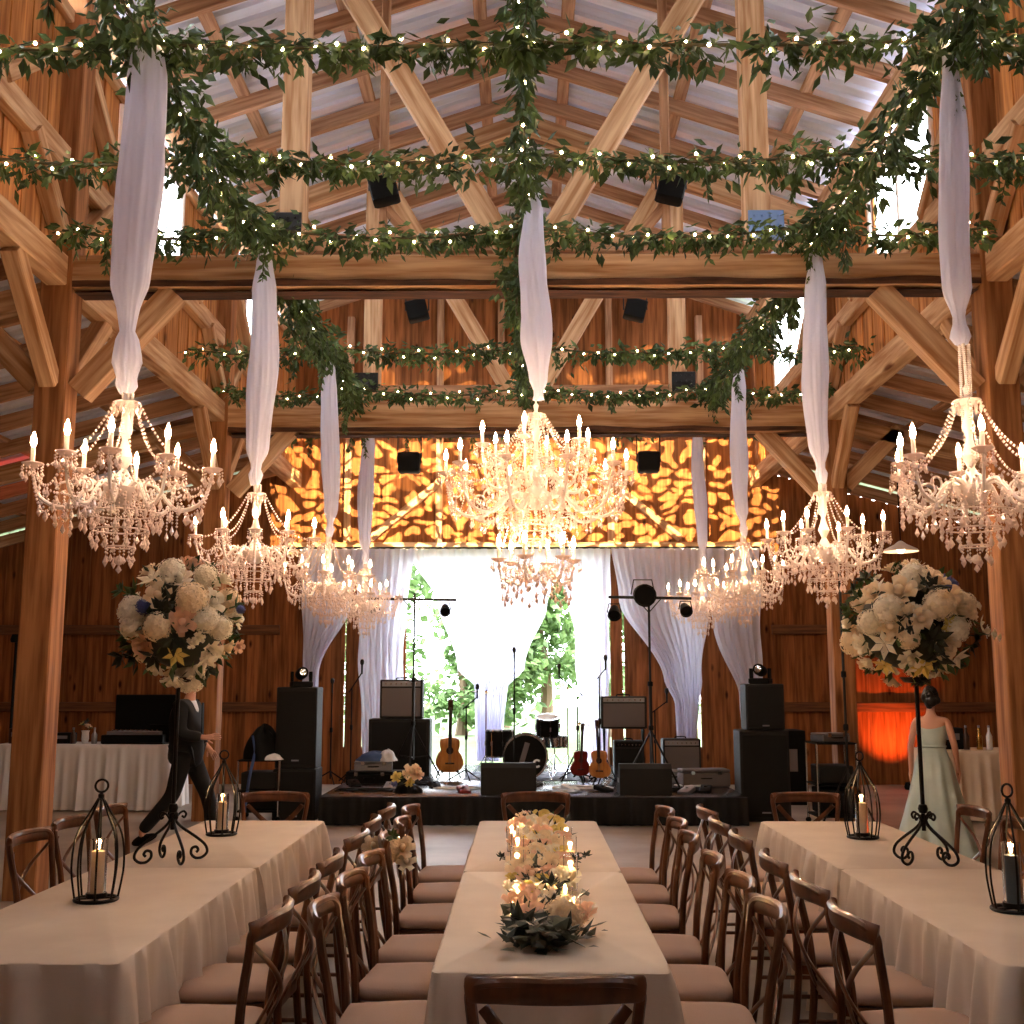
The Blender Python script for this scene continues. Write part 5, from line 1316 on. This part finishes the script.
# ================================================================ OUTDOOR TREES
def tree(x, y, h, r0, lab, seed):
    q = random.Random(seed); r = empty('tree', (x, y, -.14), 0, lab, 'tree', 'trees beyond the doorway')
    MB().tube(spline([(0, 0, 0), (.1, 0, h*.3), (-.1, .1, h*.6), (0, 0, h*.85)], 4), [.22-.017*i for i in range(13)], 8).build('trunk', M['trunk'], r)
    mb = MB()
    for c in range(26):
        a = q.uniform(0, 6.28); t = q.uniform(.08, 1); rad = r0*(1.05-.65*t)*q.uniform(.3, 1); cc = Vector((rad*cos(a), rad*sin(a), h*(.1+.85*t)))
        for k in range(120):
            p = cc+Vector((q.gauss(0, 1), q.gauss(0, 1), q.gauss(0, .7)))*r0*.22; L = q.uniform(.18, .34)
            mb.leaf(p, (q.uniform(-1, 1), q.uniform(-1, 1), q.uniform(-1, .5)), (q.uniform(-1, 1), q.uniform(-1, 1), 1), L, L*.35)
    o = mb.build('foliage', M['tree_leaf'], r, smooth=0); o['kind'] = 'stuff'
for i, (x, y, h, r0, lab) in enumerate([(-3.9, 29, 5.4, 1.9, 'pale green leafy tree left of the doorway view'), (-1.95, 35, 4.6, 1.3, 'small pale green tree in the left of the doorway'), (.45, 29, 5.6, 1.5, 'tall green tree in the right of the doorway'),
                                        (2.6, 34, 6.0, 1.5, 'leafy tree at the right jamb of the doorway'), (-8.5, 38, 7, 2.2, 'broad leafy tree far left outside'), (7.6, 40, 7, 2.2, 'broad leafy tree far right outside'), (-.8, 46, 4.8, 1.5, 'small distant tree in the middle of the doorway')]): tree(x, y, h, r0, lab, i+3)

# ================================================================ PEOPLE
def skin(name, J, E, m, parent, root=None, sub=2):
    """J: name -> (x,y,z,r[,r2]); E: edges by name"""
    K = list(J); me = bpy.data.meshes.new(name); me.from_pydata([J[k][:3] for k in K], [(K.index(a), K.index(b)) for a, b in E], []); me.update(); me.materials.append(m)
    o = link(name, me, parent); o.modifiers.new('skin', 'SKIN')
    for i, k in enumerate(K):
        v = me.skin_vertices[0].data[i]; v.radius = (J[k][3], J[k][4] if len(J[k]) > 4 else J[k][3]); v.use_root = (k == (root or K[0])); v.use_loose = False
    o.modifiers['skin'].use_smooth_shade = True
    s = o.modifiers.new('sub', 'SUBSURF'); s.levels = sub; s.render_levels = sub
    dg = bpy.context.evaluated_depsgraph_get(); em = bpy.data.meshes.new_from_object(o.evaluated_get(dg)); o.modifiers.clear(); o.data = em
    em.polygons.foreach_set('use_smooth', [True]*len(em.polygons))
    if not em.materials: em.materials.append(m)
    return o
def head(parent, c, rz, hair, style, s=1.0, pitch=0):
    """sculpted head: a ball whose vertices are pushed into jaw, brow, nose, lips, ears; c = centre of the skull"""
    T = Matrix.Translation(c) @ Matrix.Rotation(rz, 4, 'Z') @ Matrix.Rotation(pitch, 4, 'X') @ Matrix.Scale(s, 4)   # faces -y
    b = MB().ball((0, 0, 0), 1, 32, 26); vs = []
    for x, y, z in b.v:
        X, Y, Z = x*.076, y*.096, z*.118
        if Z < 0: k = 1-.34*min(1, (-Z/.118))**1.4; X *= k; Y = Y*(1-.18*(-Z/.118)) if Y < 0 else Y*(1-.45*(-Z/.118))
        fr = max(0, -y)
        def g(cx, cz, sx, sz): return math.exp(-((X-cx)/sx)**2-((Z-cz)/sz)**2)*fr**2
        Y -= .022*g(0, -.018, .010, .022)+.008*g(0, .01, .008, .02)       # nose
        Y -= .006*g(0, .034, .05, .010)                                  # brow
        Y += .010*(g(.030, .008, .014, .012)+g(-.030, .008, .014, .012)) # eye sockets
        Y -= .007*g(0, -.056, .022, .007)+.006*g(0, -.070, .018, .006)   # lips
        Y -= .008*g(0, -.098, .022, .014)                                # chin
        vs.append((X, Y, Z))
    hb = MB().add(vs, b.f, T)
    for sx in (-1, 1):   # ears
        e = MB().ball((0, 0, 0), 1, 12, 8); hb.add([(sx*(.074+x*.010), .008+y*.018, -.008+z*.032) for x, y, z in e.v], e.f, T)
    ho = hb.build('head', M['skin'], parent, smooth=180)
    for sx in (-1, 1):
        MB().ball((0, 0, 0), .0115, 10, 8, M=T @ Matrix.Translation((sx*.030, -.079, .008))).build('eye', M['paper'], ho)
        MB().ball((0, 0, 0), .0055, 8, 6, M=T @ Matrix.Translation((sx*.030, -.0885, .008))).build('iris', M['darkwood'], ho)
    h = MB(); b = MB().ball((0, 0, 0), 1, 36, 24); vs = []
    for x, y, z in b.v:
        X, Y, Z = x*.084, y*.103+.004, z*.126
        nz = 1+.03*noise.noise(Vector((x*6, y*6, z*3)))
        # hairline: pull the face side back inside the skull
        if y < -.25 and z < .55: X, Y, Z = X*.85, max(Y, -.05), Z*.85
        elif z < -.35: X, Y, Z = X*.8, Y*.8, max(Z, -.075)
        vs.append((X*nz, Y*nz, Z*nz))
    h.add(vs, b.f, T)
    if style == 'bun':
        for (cx, cy, cz, r) in ((0, .115, -.03, .062), (.05, .10, .0, .042), (-.05, .10, -.02, .044), (.01, .12, .035, .042), (.02, .10, -.075, .036), (-.03, .08, .075, .035)): bb = MB().ball((0, 0, 0), r, 14, 10); h.add([(x+cx+.004*sin(40*z), y*.8+cy, z+cz) for x, y, z in bb.v], bb.f, T)
    h.build('hair', M[hair], parent, smooth=180)
    return T
def hand(J, E, wrist, p, d, u, side, curl=.5, pre='h'):
    """adds a palm and five finger chains to a skeleton dict; p wrist position, d pointing direction, u back-of-hand normal"""
    p, d, u = Vector(p), Vector(d).normalized(), Vector(u).normalized(); w = d.cross(u)*side
    J[pre+'palm'] = (*(p+d*.05), .020, .034); E.append((wrist, pre+'palm'))
    for i, (o, L) in enumerate(((.030, .070), (.010, .078), (-.010, .073), (-.028, .058))):
        q = p+d*.088+w*o; a = 0; prev = pre+'palm'
        for k in range(4):
            nm = pre+'f%d%d' % (i, k); J[nm] = (*q, .0085-.001*k); E.append((prev, nm)); prev = nm
            a += curl*(.5 if k == 0 else 1); q = q+(d*cos(a)-u*sin(a))*L*(.40 if k == 0 else .32)
    q = p+d*.03+w*.034; prev = pre+'palm'
    for k in range(3):
        nm = pre+'t%d' % k; J[nm] = (*q, .0095-.001*k); E.append((prev, nm)); prev = nm; q = q+(d*.75+w*.55-u*.25*k).normalized()*.030
def person(kind, loc, rz, label):
    r = empty('person', loc, rz, label, 'person')
    return r
# --- man in a black suit, walking to the right (local: faces -y, so turned by +90 degrees)
m = person('man', (-3.52, 12.0, 0), pi/2-.12, 'man in a black suit and white shirt walking beside the left table')
H_ = 1.0
J = dict(pelvis=(0, 0, .96, .10, .14), waist=(0, .01, 1.10, .10, .13), chest=(0, .01, 1.30, .11, .155), neckb=(0, -.0, 1.46, .06, .07), neck=(0, -.015, 1.53, .052, .052), skull=(0, -.025, 1.60, .05, .05),
         ls=(.17, .01, 1.42, .055, .055), le=(.24, .06, 1.15, .042, .042), lw=(.23, -.13, .98, .028, .03), rs=(-.17, .01, 1.42, .055, .055), re=(-.23, -.02, 1.13, .042, .042), rw=(-.19, -.27, 1.10, .028, .03),
         lh=(.095, 0, .90, .085, .085), lk=(.10, -.20, .50, .058, .058), la=(.10, -.30, .10, .042, .042), lt=(.10, -.42, .05, .035, .045), rh=(-.095, 0, .90, .085, .085), rk=(-.10, .10, .50, .058, .058), ra=(-.10, .42, .14, .042, .042), rt=(-.10, .36, .05, .035, .045))
E_ = [('pelvis', 'waist'), ('waist', 'chest'), ('chest', 'neckb'), ('neckb', 'neck'), ('neck', 'skull'), ('chest', 'ls'), ('ls', 'le'), ('le', 'lw'), ('chest', 'rs'), ('rs', 're'), ('re', 'rw'), ('pelvis', 'lh'), ('lh', 'lk'), ('lk', 'la'), ('la', 'lt'), ('pelvis', 'rh'), ('rh', 'rk'), ('rk', 'ra'), ('ra', 'rt')]
JB, EB = dict(J), list(E_)
hand(JB, EB, 'rw', (-.19, -.27, 1.10), (.05, -1, .12), (-1, 0, .3), 1, .35, 'a'); hand(JB, EB, 'lw', (.23, -.13, .98), (0, -.7, -.8), (1, 0, 0), -1, .35, 'b')
skin('body', JB, EB, M['skin'], m, 'pelvis')
head(m, (0, -.035, 1.665), .0, 'grey_hair', 'short')
f = .022
JT = {k: (*J[k][:3], J[k][3]+f*1.1, (J[k][4] if len(J[k]) > 4 else J[k][3])+f*1.1) for k in ('pelvis', 'lh', 'lk', 'la', 'rh', 'rk', 'ra')}
skin('trousers', JT, [('pelvis', 'lh'), ('lh', 'lk'), ('lk', 'la'), ('pelvis', 'rh'), ('rh', 'rk'), ('rk', 'ra')], M['suit'], m, 'pelvis')
JS = dict(chest=(0, .005, 1.30, .118, .16), neckb=(0, -.004, 1.455, .068, .078), neck=(0, -.012, 1.50, .06, .06))
skin('shirt', JS, [('chest', 'neckb'), ('neckb', 'neck')], M['shirt'], m)
JJ = dict(hem=(0, .03, .76, .18, .20), pelvis=(0, .01, .96, .175, .20), waist=(0, .015, 1.10, .16, .185), chest=(0, .03, 1.30, .165, .20), yoke=(0, .045, 1.43, .07, .12), ls=(.175, .015, 1.42, .078, .078), le=(.245, .06, 1.15, .075, .075), lw=(.232, -.11, .995, .056, .056),
          rs=(-.175, .015, 1.42, .078, .078), re=(-.235, -.02, 1.13, .075, .075), rw=(-.195, -.245, 1.102, .056, .056))
skin('jacket', JJ, [('hem', 'pelvis'), ('pelvis', 'waist'), ('waist', 'chest'), ('chest', 'yoke'), ('chest', 'ls'), ('ls', 'le'), ('le', 'lw'), ('chest', 'rs'), ('rs', 're'), ('re', 'rw')], M['suit'], m, 'chest')
MB().beam((0, -.150, 1.45), (0, -.158, 1.12), .05, .008, up=(0, 1, 0), ch=.001).build('tie', M['black'], m)
for sx, y, z, a in ((.10, -.34, 0, 0), (-.10, .40, .02, .35)):
    s_ = MB(); b = MB().ball((0, 0, 0), 1, 16, 10)
    s_.add([(x*.048, y_*.145, max(-.045, zz*.055*(1 if y_ > -.2 else .8))) for x, y_, zz in b.v], b.f, Matrix.Translation((sx, y-.02, z+.047)) @ Matrix.Rotation(-a, 4, 'X')); s_.build('shoe', M['black'], m, smooth=180)
# --- woman in a pale dress, back three-quarters to the camera
w = person('woman', (3.86, 11.0, 0), pi-.55, 'woman in a strapless pale sage gown with dark hair pinned up, seen from behind')
s = .92
J = dict(pelvis=(0, 0, .92, .10, .14), waist=(0, .0, 1.06, .078, .10), chest=(0, 0, 1.22, .088, .125), neckb=(0, .0, 1.34, .048, .062), neck=(0, -.005, 1.40, .038, .038), skull=(0, -.012, 1.46, .04, .04),
         ls=(.145, 0, 1.31, .040, .040), le=(.19, .05, 1.05, .031, .031), lw=(.21, -.02, .82, .021, .023), rs=(-.145, 0, 1.31, .040, .040), re=(-.21, .04, 1.06, .031, .031), rw=(-.20, -.10, .84, .021, .023),
         lh=(.085, 0, .86, .08, .08), lk=(.09, -.04, .47, .052, .052), la=(.09, 0, .08, .036, .036), lt=(.09, -.1, .035, .03, .035), rh=(-.085, 0, .86, .08, .08), rk=(-.09, .02, .47, .052, .052), ra=(-.09, .06, .08, .036, .036), rt=(-.09, -.04, .035, .03, .035))
JB, EB = dict(J), list(E_)
hand(JB, EB, 'lw', (.21, -.02, .82), (.1, -.25, -1), (1, 0, 0), -1, .25, 'a'); hand(JB, EB, 'rw', (-.20, -.10, .84), (0, -.4, -1), (-1, 0, 0), 1, .25, 'b')
skin('body', JB, EB, M['skin'], w, 'pelvis')
head(w, (0, -.02, 1.515), .25, 'hair', 'bun', .93)
d = MB(); n = 72; prof = [(1.245, .098, .138), (1.20, .104, .142), (1.14, .098, .130), (1.06, .090, .115), (.98, .105, .140), (.90, .130, .170), (.78, .155, .19), (.6, .20, .23), (.4, .26, .28), (.2, .33, .34), (.015, .42, .42)]
for i, (z, ry, rx) in enumerate(prof):
    t = i/(len(prof)-1)
    for k in range(n):
        a = 2*pi*k/n; fz = 1+max(0, t-.35)*.16*sin(9*a+t*3)+max(0, t-.35)*.10*sin(14*a-t*5)
        d.v.append((rx*fz*cos(a), ry*fz*sin(a)+(.14*max(0, t-.5) if sin(a) > 0 else 0), z+(.02*cos(2*a) if i == 0 else 0)))
for i in range(len(prof)-1):
    for k in range(n): q = (k+1) % n; d.f.append((i*n+k, i*n+q, (i+1)*n+q, (i+1)*n+k))
d.build('gown', M['dress'], w, smooth=180)
MB().tube([(.094*cos(a)*1.24, .094*sin(a)*1.0, 1.062) for a in [i*pi/18 for i in range(36)]], .012, 6, closed=True).build('sash', M['dress'], w)
